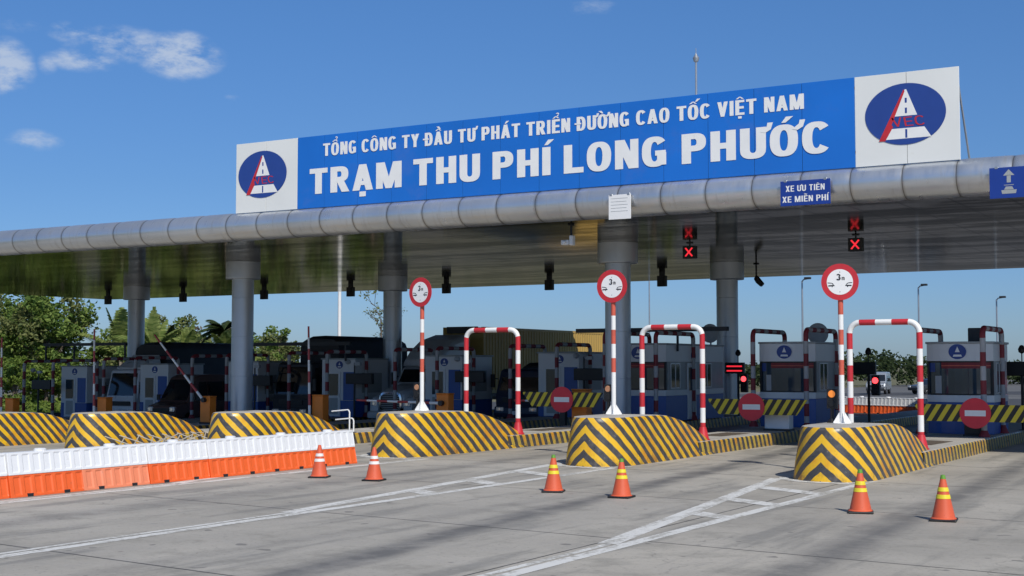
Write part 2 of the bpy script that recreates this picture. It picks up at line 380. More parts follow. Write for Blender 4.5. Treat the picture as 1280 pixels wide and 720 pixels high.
def sheet(name, pts, z, m, kind='structure'):
    b = MB(); xs = [p[0] for p in pts]; ys = [p[1] for p in pts]; x0, x1, y0, y1 = min(xs), max(xs), min(ys), max(ys)
    X = [x0] + [q for q in (-80, -24) if x0 < q < x1] + [x1]
    b.add([(x, y, z + gz(x)) for x in X for y in (y0, y1)], [(2*i, 2*i+2, 2*i+3, 2*i+1) for i in range(len(X)-1)])
    o = b.build(name, m); o['kind'] = kind; return o
sheet('ground', [(-3000,-3000),(3000,-3000),(3000,3000),(-3000,3000)], -.012, M['grass'])
sheet('plaza_pavement', [(-76,-40),(60,-40),(60,67.5),(-76,67.5)], 0, M['ground'])
sheet('exit_apron', [(-78,67.5),(60,67.5),(60,108),(-78,108)], -.004, M['asphalt'])
sheet('highway', [(-60,100),(26,100),(26,1500),(-60,1500)], -.008, M['highway'])
sheet('far_road', [(-400,124),(400,124),(400,142),(-400,142)], -.004, M['asphalt'])

# painted lines: gore outlines in front of the noses
mk = MB()
def line(x0, y0, x1, y1, w, z=.004):
    d = Vector((x1-x0, y1-y0, 0)).normalized(); p = Vector((-d.y, d.x, 0))*w/2
    a, b = Vector((x0, y0, z)), Vector((x1, y1, z)); mk.poly([a-p, b-p, b+p, a+p])
def gore(xr, yn, xl, ya, yn0, w=.23, bars=True):
    line(xr, 2, xr, yn, w)                               # the straight right-hand line
    line(xr-.26, ya, xl, yn+.25, .30, .0045)               # the splayed left-hand line
    line(xr-.24, 2, xr-.24, ya-.02, .12, .0035)
    if bars:
        for k in (.37, .585, .81):
            y = ya + (yn+.25-ya)*k; x = xr-.24 + (xl-xr+.24)*k
            line(x+.06, y, xr-.06, y-.52*(xr-x), .46, .0055)
    line(xl+.1, yn+.1, xr-.12, yn-.45, .24, .0055)
gore(-8.42, 29.0, -10.45, 17.3, 0)
gore(-14.95, 30.2, -16.8, 18.2, 0)
gore(-20.75, 30.6, -23.4, 21.5, 0, bars=False)
for x in (-27.2, -33.3): line(x, 10, x, 30.5, .18, .005 + gz(x))
def wrap(x, yf, hw=1.18):
    P = [(x + hw*math.cos(a), yf + 1.4 - 1.62*math.sin(a)) for a in [math.pi*(.16 + .72*i/14) for i in range(15)]]
    for (a, c), (d, e) in zip(P, P[1:]): line(a, c, d, e, .2, .0065)
for x, yf in ((-9.33, 28.8), (-15.82, 30.2), (-22.1, 30.4)): wrap(x, yf)
o = mk.build('lane_markings', M['paint']); structure(o)

# ================================================================ CANOPY
YF, YB, ZS, ZT, XL, XR = 36.8, 66.0, 7.0, 8.02, -71.0, 9.0
def soffit_mat():
    m = bpy.data.materials.new('soffit_metal_panels'); m.use_nodes = True
    n, l = m.node_tree.nodes, m.node_tree.links; b = n['Principled BSDF']; t = n.new('ShaderNodeTexCoord'); o = t.outputs['Object']
    sp = n.new('ShaderNodeSeparateXYZ'); l.new(o, sp.inputs[0])
    mpg = n.new('ShaderNodeMapping'); mpg.inputs['Scale'].default_value = (.13, .36, 1); l.new(o, mpg.inputs['Vector'])
    h = nnoise(m, mpg.outputs[0], 1.5, 4, .6)
    b.inputs['Metallic'].default_value = .92; b.inputs['Roughness'].default_value = .09
    c = nmix(m, nramp(m, nnoise(m, o, .5, 5), .35, .7), (.21,.205,.20), (.29,.285,.275))
    fx = nmath(m, 'FRACT', nmath(m, 'DIVIDE', sp.outputs[0], 1.42)); fy = nmath(m, 'FRACT', nmath(m, 'DIVIDE', sp.outputs[1], 3.6))
    ln = nmath(m, 'MULTIPLY', nmath(m, 'MAXIMUM', nramp(m, fx, .05, .03), nramp(m, fy, .05, .03)), .6)
    m2 = n.new('ShaderNodeMapping'); m2.inputs['Scale'].default_value = (.07, .34, 1); m2.inputs['Location'].default_value = (3, 7, 0); l.new(o, m2.inputs['Vector'])
    h2 = nnoise(m, m2.outputs[0], 1.6, 7, .72)
    c = nmix(m, nmath(m, 'MULTIPLY', nramp(m, h2, .44, .56), .70), c, (.06,.054,.045))  # dark and pale streaks in the colour stand in for rippled reflections
    c = nmix(m, nmath(m, 'MULTIPLY', nramp(m, h, .50, .62), .35), c, (.36,.35,.33))
    c = nmix(m, ln, c, (.03,.03,.03))
    l.new(c, b.inputs['Base Color'])
    et = nmix(m, nramp(m, h2, .44, .56), (.80,.74,.66), (.27,.25,.215)); et = nmix(m, ln, et, (.05,.05,.05)); l.new(et, b.inputs['Specular Tint'])
    bp = n.new('ShaderNodeBump'); bp.inputs['Strength'].default_value = 1.0; bp.inputs['Distance'].default_value = .0035
    l.new(h, bp.inputs['Height']); l.new(bp.outputs[0], b.inputs['Normal']); return m
def fascia_mat():
    m = bpy.data.materials.new('fascia_aluminium'); m.use_nodes = True
    n, l = m.node_tree.nodes, m.node_tree.links; b = n['Principled BSDF']; t = n.new('ShaderNodeTexCoord'); o = t.outputs['Object']
    sp = n.new('ShaderNodeSeparateXYZ'); l.new(o, sp.inputs[0])
    st = n.new('ShaderNodeMapping'); st.inputs['Scale'].default_value = (2.2, .5, .35); l.new(o, st.inputs['Vector'])
    g = nnoise(m, st.outputs[0], 2.4, 7, .65)
    c = nmix(m, nramp(m, nnoise(m, o, .35, 4), .35, .65), (.60,.625,.65), (.70,.72,.74))
    c = nmix(m, nmath(m, 'MULTIPLY', nramp(m, g, .52, .75), .4), c, (.36,.335,.29))
    # pillow shading painted in beside the joints; the joints themselves are dark sealant
    fx = nmath(m, 'FRACT', nmath(m, 'DIVIDE', nmath(m, 'ADD', sp.outputs[0], 13.8), 1.42)); d = nmath(m, 'MULTIPLY', nmath(m, 'MINIMUM', fx, nmath(m, 'SUBTRACT', 1., fx)), 1.42)
    c = nmix(m, nmath(m, 'MULTIPLY', nramp(m, nmath(m, 'ADD', d, nmath(m, 'MULTIPLY', nmath(m, 'SUBTRACT', g, .5), .12)), .09, .0), .5), c, (.25,.225,.19))
    c = nmix(m, nmath(m, 'MULTIPLY', nramp(m, d, .022, .006), .7), c, (.10,.09,.08))
    l.new(c, b.inputs['Base Color']); b.inputs['Metallic'].default_value = .78; l.new(nramp(m, g, .3, .7, .27, .42), b.inputs['Roughness']); return m
M['soffit'] = soffit_mat(); M['fascia'] = fascia_mat()
M['roof'] = mat('roof_sheet', (.40,.41,.42), .6, .3)
canopy = thing('toll_canopy', 'long grey metal toll plaza canopy with a rounded front edge', 'canopy', (0,0,0))
# front edge: half-round panels, slightly pillowed between the joints
b = MB(); rings = []; xs = []
x = XL
j0 = -13.8 - 1.42*math.ceil((-13.8-XL)/1.42)
k = j0
while k < XR + 1.5:
    for f in (0, .012, .05, .14, .3, .5, .7, .86, .95, .988): xs.append((k + 1.42*f, f))
    k += 1.42
xs = [(x, f) for x, f in xs if XL <= x <= XR]
NA = 18
for x, f in xs:
    p = min(f, 1-f); pil = -.017*max(0, 1 - p/.14)**2
    ring = [(x, YF + .55 - (.62+pil)*math.cos(a)*1.0, (ZS+ZT)/2 + (.51+pil)*math.sin(a)) for a in [(-.5 + i/NA)*math.pi for i in range(NA+1)]]
    rings.append(ring)
b.loft(rings, close=False, caps=False); fo = b.build('fascia', M['fascia'], canopy, smooth=True)
b = MB(); b.poly([(XL,YF+.55,ZS),(XR,YF+.55,ZS),(XR,YB,ZS),(XL,YB,ZS)]); b.build('soffit', M['soffit'], canopy)
b = MB(); b.prism([(YF+.56,ZS+.01),(YB+.03,ZS+.01),(YB+.03,ZS+.16),(YB-1.6,ZT-.03),(YF+.56,ZT-.03)], 'x', XL+.004, XR); b.build('roof', M['roof'], canopy)  # unseen back edge tapered to let sun onto the container end
b = MB()
ring = [(XL-.002-.3*math.sin(math.pi*i/8), 0, (ZS+ZT)/2 - .5*math.cos(math.pi*i/8)) for i in range(9)]
b.loft([[(p[0], y, p[2]) for p in ring] for y in (YF+.2, YB)], close=False, caps=False); b.build('end_trim', M['roof'], canopy, smooth=True)
def column(x, y):
    b = MB()
    prof = []
    z = .30 + gz(x)
    for zj in (2.05, 3.75, 5.45, 6.25):
        prof += [(.47, z), (.47, zj-.012), (.455, zj-.006), (.455, zj+.006), (.47, zj+.012)]; z = zj+.012
    b.lathe(prof, 40, c=(x, y, 0)); c = b.build('column', M['column'], canopy, smooth=True)
    b = MB(); b.lathe([(.40, 6.24), (.73, 6.25), (.74, 6.28), (.74, 6.995), (.5, 6.996)], 40, c=(x, y, 0)); b.build('collar', M['column'], c, smooth=True)
for x in (-22.1, -40.2, -58.2): column(x, 45.0)
for x in (-22.2, -40.1, -58.0): column(x, 56.0)

# ================================================================ LETTERS (drawn from strokes, no font file)
def ring_pts(cx, cz, rx, rz, a0, a1, n=20, e=2.5):
    out = []
    for i in range(n+1):
        a = R(a0 + (a1-a0)*i/n); c, s = math.cos(a), math.sin(a)
        out.append((cx + rx*math.copysign(abs(c)**(2/e), c), cz + rz*math.copysign(abs(s)**(2/e), s)))
    return out
def band(outer, inner): return [[outer[i], outer[i+1], inner[i+1], inner[i]] for i in range(len(outer)-1)]
def rect(x0, x1, z0, z1): return [[(x0,z0),(x1,z0),(x1,z1),(x0,z1)]]
def arc(cx, cz, rx, rz, sx, sz, a0, a1, n=20, e=2.5): return band(ring_pts(cx,cz,rx,rz,a0,a1,n,e), ring_pts(cx,cz,rx-sx,rz-sz,a0,a1,n,max(2,e-.2)))
def glyph(ch, w, s):
    t = s*.82; h = s/2
    if ch == 'I': return rect(0, s, 0, 1), s
    if ch == 'T': return rect(0, w, 1-t, 1) + rect(w/2-h, w/2+h, 0, 1-t*.5), w
    if ch == 'L': return rect(0, s, 0, 1) + rect(h, w*.88, 0, t), w*.88
    if ch == 'E': return rect(0, s, 0, 1) + rect(h, w*.9, 0, t) + rect(h, w*.9, 1-t, 1) + rect(h, w*.84, .5-t/2, .5+t/2), w*.9
    if ch == 'H': return rect(0, s, 0, 1) + rect(w-s, w, 0, 1) + rect(h, w-h, .5-t/2, .5+t/2), w
    if ch == 'O': return arc(w/2+.01, .5, w/2+.02, .515, s, t*.95, 0, 360, 40), w+.03
    if ch == 'C': return arc(w/2+.01, .5, w/2+.02, .515, s, t*.95, 38, 322, 30), w
    if ch == 'G': return arc(w/2+.01, .5, w/2+.02, .515, s, t*.95, 38, 325, 30) + rect(w*.54, w-.01, .36, .36+t*.9) + rect(w-s, w, .04, .36+t*.5), w+.02
    if ch == 'U': return rect(0, s, .3, 1) + rect(w-s, w, .3, 1) + arc(w/2, .302, w/2, .315, s, t, 180, 360, 20), w
    if ch in 'PR':
        q = rect(0, s, 0, 1) + rect(h, w*.52, 1-t, 1) + rect(h, w*.52, .40, .40+t) + arc(w*.515, .70, w*.47, .30, s, t, -90, 90, 16)
        if ch == 'R': q += [[(w*.36,.42),(w*.36+s*1.05,.42),(w+.03,0),(w+.03-s*1.12,0)]]
        return q, w + (.03 if ch == 'R' else 0)
    if ch in 'DĐ':
        q = rect(0, s, 0, 1) + rect(h, w*.46, 1-t, 1) + rect(h, w*.46, 0, t) + arc(w*.455, .5, w*.55, .5, s, t, -90, 90, 24)
        if ch == 'Đ': q += rect(-.11, w*.52, .455, .455+t*.7)
        return q, w
    if ch == 'N': return rect(0, s*.92, 0, 1) + rect(w-s*.92, w, 0, 1) + [[(.01,1),(s*1.1,1),(w-.01,0),(w-s*1.1,0)]], w
    if ch == 'M':
        W = w*1.34
        return rect(0, s*.95, 0, 1) + rect(W-s*.95, W, 0, 1) + [[(.01,1),(s*1.2,1),(W/2+h*.9,0),(W/2-h*.9,0)], [(W-.01,1),(W-s*1.2,1),(W/2-h*.85,0),(W/2+h*.85,0)]], W
    if ch == 'A':
        W = w*1.1; return [[(0,0),(s,0),(W/2+h*1.05,1),(W/2-h*1.05,1)], [(W,0),(W-s,0),(W/2-h*1.0,1),(W/2+h*1.0,1)]] + rect(W*.24, W*.76, .2, .2+t*.85), W
    if ch == 'V':
        W = w*1.05; return [[(0,1),(s,1),(W/2+h*.95,0),(W/2-h*.95,0)], [(W,1),(W-s,1),(W/2-h*.9,0),(W/2+h*.9,0)]], W
    if ch == 'Y':
        W = w*1.05; return [[(0,1),(s*1.08,1),(W/2+h,.38),(W/2-h,.44)], [(W,1),(W-s*1.08,1),(W/2-h,.38),(W/2+h,.44)]] + rect(W/2-h, W/2+h, 0, .46), W
    if ch == 'X':
        W = w*1.02; return [[(0,1),(s*1.1,1),(W,0),(W-s*1.1,0)], [(W,1),(W-s*1.1,1),(0,0),(s*1.1,0)]], W
    if ch == '3': return arc(w*.42, .745, w*.46, .255, s, t, -80, 160, 18, 2.2) + arc(w*.42, .27, w*.52, .285, s, t, -160, 85, 18, 2.2), w
    if ch == 'm':
        W = w*1.2; return rect(0, s*.8, 0, .6) + rect(W/2-s*.4, W/2+s*.4, 0, .5) + rect(W-s*.8, W, 0, .5) + rect(s*.4, W-s*.4, .6-t*.7, .6), W
    return [], w*.55
def accents(marks, w, s):
    out = []; c = w/2; k = s*.55; has_hat = '\u0302' in marks
    for mk_ in marks:
        if mk_ == '\u0302': out += [[(c-.20,1.07),(c-.20+k,1.07),(c+k*.4,1.22),(c-k*.4,1.22)], [(c+.20,1.07),(c+.20-k,1.07),(c-k*.35,1.22),(c+k*.35,1.22)]]
        dx, dz = (.16, .13) if has_hat else (.0, .0)
        if mk_ == '\u0301': out += [[(c-.06+dx,1.07+dz),(c+.04+dx,1.07+dz),(c+.22+dx,1.26+dz),(c+.05+dx,1.26+dz)]]
        if mk_ == '\u0300': out += [[(c+.06+dx*.6,1.07+dz),(c-.04+dx*.6,1.07+dz),(c-.22+dx*.6,1.26+dz),(c-.05+dx*.6,1.26+dz)]]
        if mk_ == '\u0309': out += arc(c+dx*.6, 1.25+dz, .09, .085, k*.62, k*.6, -60, 170, 10, 2) + rect(c+dx*.6-.02, c+dx*.6+.05, 1.07+dz, 1.17+dz)
        if mk_ == '\u0303':
            z = 1.13 + (.12 if has_hat else 0); pts = [(c-.2+.4*i/10, z + .045*math.sin(i/10*2*math.pi)) for i in range(11)]
            out += [[(a[0],a[1]),(b_[0],b_[1]),(b_[0],b_[1]+k*.75),(a[0],a[1]+k*.75)] for a, b_ in zip(pts, pts[1:])]
        if mk_ == '\u0323': out += rect(c-s*.45, c+s*.45, -.24, -.24+s*.82)
        if mk_ == '\u031b': out += [[(w-s*.55,.84),(w-.01,.80),(w+.12,.90),(w+.02,1.0)], [(w+.02,.99),(w+.115,.89),(w+.17,1.12),(w+.04,1.12)]]
    return out
def lettering(mb, text, x0, x1, z0, cap, y, s=.2, w=.56, gap=.085, word=.28, m=0, shear=0., words=None):
    """flat letters facing -y, fitted between x0 and x1"""
    polys = []; depth = []; wid = []; pen = 0.; wk = 0
    for ch in text:
        if ch == ' ': pen += word; wk += 1; continue
        d = unicodedata.normalize('NFD', ch); base = d[0]
        g, adv = glyph(base, w, s); g = g + accents(d[1:], adv, s)
        polys += [[(px + pen + shear*pz, pz) for px, pz in q] for q in g]; depth += list(range(len(g))); wid += [wk]*len(g); pen += adv + gap
    pen -= gap; kx = (x1-x0)/pen
    for i, q in enumerate(polys):
        dy = -.00023*depth[i]
        if words is not None:                            # every word a mesh of its own
            while len(words) <= wid[i]:
                nb = MB(); nb.mx = mb.mx; words.append(nb)
            mb = words[wid[i]]
        mb.poly([(x0 + px*kx, y + dy, z0 + pz*cap) for px, pz in q], m)

# ================================================================ NAME BOARD ON THE CANOPY
YS = 37.0
board = thing('name_board', 'long blue and white toll station name board on top of the canopy edge', 'sign board', (-20.7, YS, 8.04))
BX = 20.7
def bl(mb): mb.mx = Matrix.Translation((BX, -YS, -8.04)); return mb
def board_panel(name, x0, x1, m, joints):
    b = bl(MB()); e = [x0] + joints + [x1]
    for a, c in zip(e, e[1:]): b.box(a+.006, c-.006, YS, YS+.05, 7.965, 10.47)
    b.box(x0+.02, x1-.02, YS+.012, YS+.04, 7.97, 10.46, 1)
    return b.build(name, [m, M['dark_steel']], board, bevel=.004)
JX = [-13.8 - 1.42*k for k in range(-3, 16)]
board_panel('blue_panel', -30.6, -10.88, M['sign_blue'], sorted(j for j in JX if -30.3 < j < -11.1))
board_panel('white_panel', -33.44, -30.612, M['board_white'], [-32.03])
board_panel('white_panel', -10.868, -8.05, M['board_white'], [-9.45])
b = bl(MB())
for x in [-33.2 + 2.09*k for k in range(13)]:
    b.box(x-.03, x+.03, YS+.06, YS+.12, 8.02, 10.4); b.tube([(x, YS+.1, 10.2), (x, YS+1.5, 8.03)], .03, 6)
for z in (8.4, 10.2): b.box(-33.4, -8.1, YS+.12, YS+.17, z-.03, z+.03)
b.build('back_frame', M['galv'], board)
W = []; lettering(bl(MB()), 'TỔNG CÔNG TY ĐẦU TƯ PHÁT TRIỂN ĐƯỜNG CAO TỐC VIỆT NAM', -29.47, -12.31, 9.735, .435, YS-.012, s=.195, w=.50, gap=.085, word=.28, words=W)
for q in W: q.build('lettering', M['letter'], board)
W = []; lettering(bl(MB()), 'TRẠM THU PHÍ LONG PHƯỚC', -30.05, -11.58, 8.44, .885, YS-.012, s=.235, w=.62, gap=.10, word=.27, words=W)
for q in W: q.build('lettering', M['letter'], board)
def emblem(cx, cz, rx, rz):
    b = bl(MB()); y = YS-.012
    b.poly([(cx + rx*math.cos(2*math.pi*i/64), y, cz + rz*math.sin(2*math.pi*i/64)) for i in range(64)], 0)
    T = lambda pts, m, d: b.poly([(cx + px*rx, y-d, cz + pz*rz) for px, pz in pts], m)
    T([(-.0,.80),(.04,.80),(.30,-.06),(-.26,-.06)], 1, .003)
    T([(-.36,-.46),(.47,-.46),(.64,-.80),(-.50,-.80)], 1, .003)
    for z0, z1 in ((.36,.52),(.02,.20),(-.78,-.50)): T([(.0,z0),(.05,z0),(.05,z1),(.0,z1)], 0, .005)
    T([(-.03,.80),(.0,.74),(-.50,-.84),(-.66,-.84)], 2, .004)
    T([(-.66,-.84),(-.50,-.84),(-.30,-.40),(-.37,-.25)], 2, .0045)
    lettering(b, 'VEC', cx-.30*rx, cx+.50*rx, cz-.40*rz, .30*rz, y-.004, s=.115, w=.62, gap=.14, m=2, shear=-.12)
    b.build('emblem', [M['emblem_blue'], M['letter'], M['red']], board)
emblem(-32.2, 9.30, 1.12, .84)
emblem(-9.49, 9.32, 1.09, .84)

# notices hung on the rounded edge
def hung_sign(name, label, x0, x1, z0, z1, m, cat='sign'):
    t = thing(name, label, cat, ((x0+x1)/2, 36.62, z0))
    w, h = (x1-x0)/2, z1-z0
    b = MB(); b.box(-w, w, 0, .03, 0, h); b.build('panel', m, t, bevel=.004)
    b = MB()
    for s in (-.8, .8):
        b.tube([(s*w, .035, h-.05), (s*w, .12, h+.03), (s*w, .45, h+.20)], .012, 6); b.box(s*w-.04, s*w+.04, -.006, .036, h-.03, h+.03)
    b.build('bracket', M['galv'], t)
    return t, w, h
t, w, h = hung_sign('notice_sheet', 'white paper notice hung on the canopy edge', -18.28, -17.55, 6.88, 7.62, M['white_clean'], 'notice')
b = MB()
for k in range(5): b.box(-w*.8, w*(.75-.12*(k % 2)), -.004, -.002, h*(.84-.13*k), h*(.855-.13*k))
b.build('rule_lines', M['panel_grey'], t)
t, w, h = hung_sign('priority_sign', 'small blue sign XE ƯU TIÊN XE MIỄN PHÍ hung on the canopy edge', -12.90, -11.47, 6.96, 7.66, M['road_blue'])
for tx, k, z in (('XE ƯU TIÊN', .78, .57), ('XE MIỄN PHÍ', .92, .14)):
    W = []; lettering(MB(), tx, -w*k, w*k, h*z, h*.24, -.004, s=.17, w=.54, gap=.12, word=.3, words=W)
    for q in W: q.build('lettering', M['letter'], t)
t, w, h = hung_sign('lane_sign', 'dark blue sign with white up arrow hung at the right end of the canopy', -7.25, -5.5, 6.82, 7.62, M['road_blue'])
b = MB(); ax = -w*.45
b.poly([(ax-.05,-.004,h*.5),(ax+.05,-.004,h*.5),(ax+.05,-.004,h*.74),(ax-.05,-.004,h*.74)]); b.poly([(ax-.14,-.004,h*.73),(ax+.14,-.004,h*.73),(ax,-.004,h*.93)])
b.poly([(ax-.17,-.004,h*.14),(ax+.17,-.004,h*.14),(ax+.19,-.004,h*.26),(ax-.19,-.004,h*.26)]); b.poly([(ax-.12,-.0045,h*.27),(ax+.12,-.0045,h*.27),(ax+.08,-.0045,h*.37),(ax-.08,-.0045,h*.37)])
b.poly([(ax-.12,-.004,h*.41),(ax+.12,-.004,h*.41),(ax+.12,-.004,h*.43),(ax-.12,-.004,h*.43)])
b.build('pictogram', M['panel_grey'], t)  # white symbols drawn grey, dimness at the right put into the colour
t = thing('lightning_rod', 'thin pale lightning rod standing on the canopy roof behind the name board', 'lightning rod', (-21.05, 50, 7.99))
b = MB(); b.tube([(0,0,0),(0,0,6.6)], .045, 8); b.build('mast', M['galv'], t, smooth=True)
b = MB(); b.lathe([(0,6.55),(.10,6.62),(.13,6.75),(.06,6.86),(.015,6.95),(.012,7.15),(0,7.16)], 12); b.build('tip', M['galv'], t, smooth=True)
b = MB(); b.lathe([(.22,0),(.22,.03),(.08,.05),(.06,.3)], 12); b.build('foot_plate', M['galv'], t)
# ================================================================ TOLL ISLANDS
ISL = [  # x, front y, nose height, slab end, words that single it out
    (-9.33, 28.8, 1.17, 66, 'nearest toll island, behind the cone with the green tip'),
    (-15.82, 30.2, 1.21, 66, 'second toll island from the right, behind the middle pair of cones'),
    (-22.1, 30.4, 1.20, 66, 'toll island carrying the column in the middle of the picture'),
    (-28.4, 30.6, 1.18, 66, 'toll island just beyond the free end of the white and orange barriers'),
    (-34.75, 30.8, 1.17, 66, 'toll island with pale slats leaning against its nose'),
    (-40.7, 31.0, 1.16, 66, 'toll island carrying the front column at the left, cut by the frame'),
]
HW = .95
def outline(n=28):
    """plan of a nose, right rear -> front -> left rear, with the distance round it from the front"""
    pts = []
    for y in (6.3, 5.6, 4.9, 4.2, 3.5, 2.9, 2.3, 1.7): pts.append((HW, y))
    for i in range(n+1):
        a = math.pi*i/n; c, s = math.cos(a), math.sin(a)
        pts.append((HW*math.copysign(abs(c)**.92, c), 1.4 - 1.4*abs(s)**.92))
    for y in (1.7, 2.3, 2.9, 3.5, 4.2, 4.9, 5.6, 6.3): pts.append((-HW, y))
    return pts
def nose_top(y, h, e=.40):
    if y <= 2.7: return h
    t = min(1, (y-2.7)/3.6); return e + (h-e)*(1 - (t*t*(1.15) - .15*t**3 if t < 1 else 1))*1.0
def make_island(x, yf, h, yend, words, kl=1.):
    t = thing('toll_island', 'striped ' + words, 'toll island', (x, yf, 0), group='toll islands in a row')
    O = outline(); n = len(O)
    L = [0.]
    for a, c in zip(O, O[1:]): L.append(L[-1] + math.hypot(c[0]-a[0], c[1]-a[1]))
    mid = L[-1]/2; U = [l - mid for l in L]
    levels = [(0, 0.), (.3, .05), (.6, .11), (.88, .165), (.955, .185), (.99, .215), (1., .265)]
    b = MB(); vs, uv = [], []
    for fz, ins in levels:
        for (px, py), u in zip(O, U):
            k = 1 - ins/HW; z = nose_top(py, h)*fz - (.04 if fz == 0 else 0); py = 1.4 + (py-1.4)*kl if py > 1.4 else py
            vs.append((px*k, py*(1) + (ins if py < 1.4 else 0)*(1.4-min(py,1.4))/1.4, z)); uv.append((u, z))
    fs = []; ms = []
    for r in range(len(levels)-1):
        for i in range(n-1): fs.append((r*n+i, r*n+i+1, (r+1)*n+i+1, (r+1)*n+i)); ms.append(0 if r < 5 else 1)
    o = (len(levels)-1)*n
    for i in range(n//2):
        fs.append((o+i, o+i+1, o+n-2-i, o+n-1-i)); ms.append(1)
    fs.append(tuple(r*n for r in range(len(levels))) + tuple(r*n+n-1 for r in range(len(levels)-1, -1, -1))); ms.append(1)
    b.add(vs, fs, ms, uv)
    b.build('nose', [M['nose'], M['concrete']], t, smooth=True)
    # raised slab behind the nose: striped kerb faces, bare concrete on top
    b = MB(); ys = 5.2*kl - .1*(kl < 1); Y = [ys + (yend-yf-ys)*k/12 for k in range(13)]; prof = [(-.04, .93), (.34, .92), (.375, .90), (.385, .86)]
    for s in (1, -1):
        vs, uv, fs, ms = [], [], [], []
        for y in Y:
            for z, hw in prof: vs.append((s*hw, y, z)); uv.append((y + 20, z))
        for r in range(len(Y)-1):
            for i in range(3): fs.append((r*4+i, r*4+i+1, (r+1)*4+i+1, (r+1)*4+i)); ms.append(0 if i < 2 else 1)
        b.add(vs, fs, ms, uv)
    b.add([(-.86,Y[0],.385),(.86,Y[0],.385),(.86,Y[-1],.385),(-.86,Y[-1],.385)], [(0,1,2,3)], 1)
    b.add([(-.93,Y[-1],0),(.93,Y[-1],0),(.87,Y[-1],.385),(-.87,Y[-1],.385)], [(0,1,2,3)], 1)
    b.build('kerbed_slab', [M['kerb'], M['concrete']], t)
    b = MB(); b.prism([(-.5,9.3-.9),(.35,9.3-1.0),(.45,10.4),(-.4,10.6)], 'z', .386, .392); b.build('soil_patch', M['soil'], t)
    return t
for i, a in enumerate(ISL): make_island(*a, .80 if i > 2 else 1.)
# three more islands, mostly hidden on the left: plain slabs
for x, w in ((-46.6, 'behind the dark truck'), (-52.6, 'beside the passenger van'), (-58.6, 'at the far left of the toll lanes')):
    t = thing('toll_island', 'low kerbed toll island slab ' + w, 'toll island', (x, 38, 0), group='toll islands in a row')
    b = MB(); b.box(-1.04, 1.04, 0, 27, -.04, .385); b.build('kerbed_slab', M['concrete'], t, bevel=.03)

# ---------------------------------------------------------------- white and red guard portals over the islands
def portal(x, y, words, w=1.85, ztop=3.62):
    t = thing('guard_portal', 'red and white banded pipe portal ' + words, 'guard portal', (x, y, .385), group='pipe portals across the islands')
    h = ztop - .385; r = .28; hw = w/2
    path = [(-hw, 0, .02), (-hw, 0, h-r)] + [(-hw+r-r*math.cos(a), 0, h-r+r*math.sin(a)) for a in [math.pi/2*i/8 for i in range(1, 9)]]
    path += [(hw-r+r*math.sin(a), 0, h-r+r*math.cos(a)) for a in [math.pi/2*i/8 for i in range(0, 9)]] + [(hw, 0, .02)]
    b = MB(); b.tube(path, .077, 16, stripe=(.42, 0, 1), sym=True); b.build('frame', [M['white'], M['red']], t, smooth=True)
    for s in (-1, 1):
        b = MB(); b.lathe([(.20, 0), (.20, .025), (.175, .035), (.095, .36), (.088, .37)], 16, c=(s*hw, 0, 0))
        for a in range(4): b.cyl((s*hw+.165*math.cos(a*1.57+.78), .165*math.sin(a*1.57+.78), .02), (s*hw+.165*math.cos(a*1.57+.78), .165*math.sin(a*1.57+.78), .06), .016, seg=6)
        b.build('base', M['red'], t, smooth=True)
portal(-9.64, 35.12, 'standing on the nearest toll island', 1.80)
portal(-16.15, 36.4, 'on the second toll island from the right', 1.90)
portal(-22.35, 36.55, 'before the middle column', 1.90)

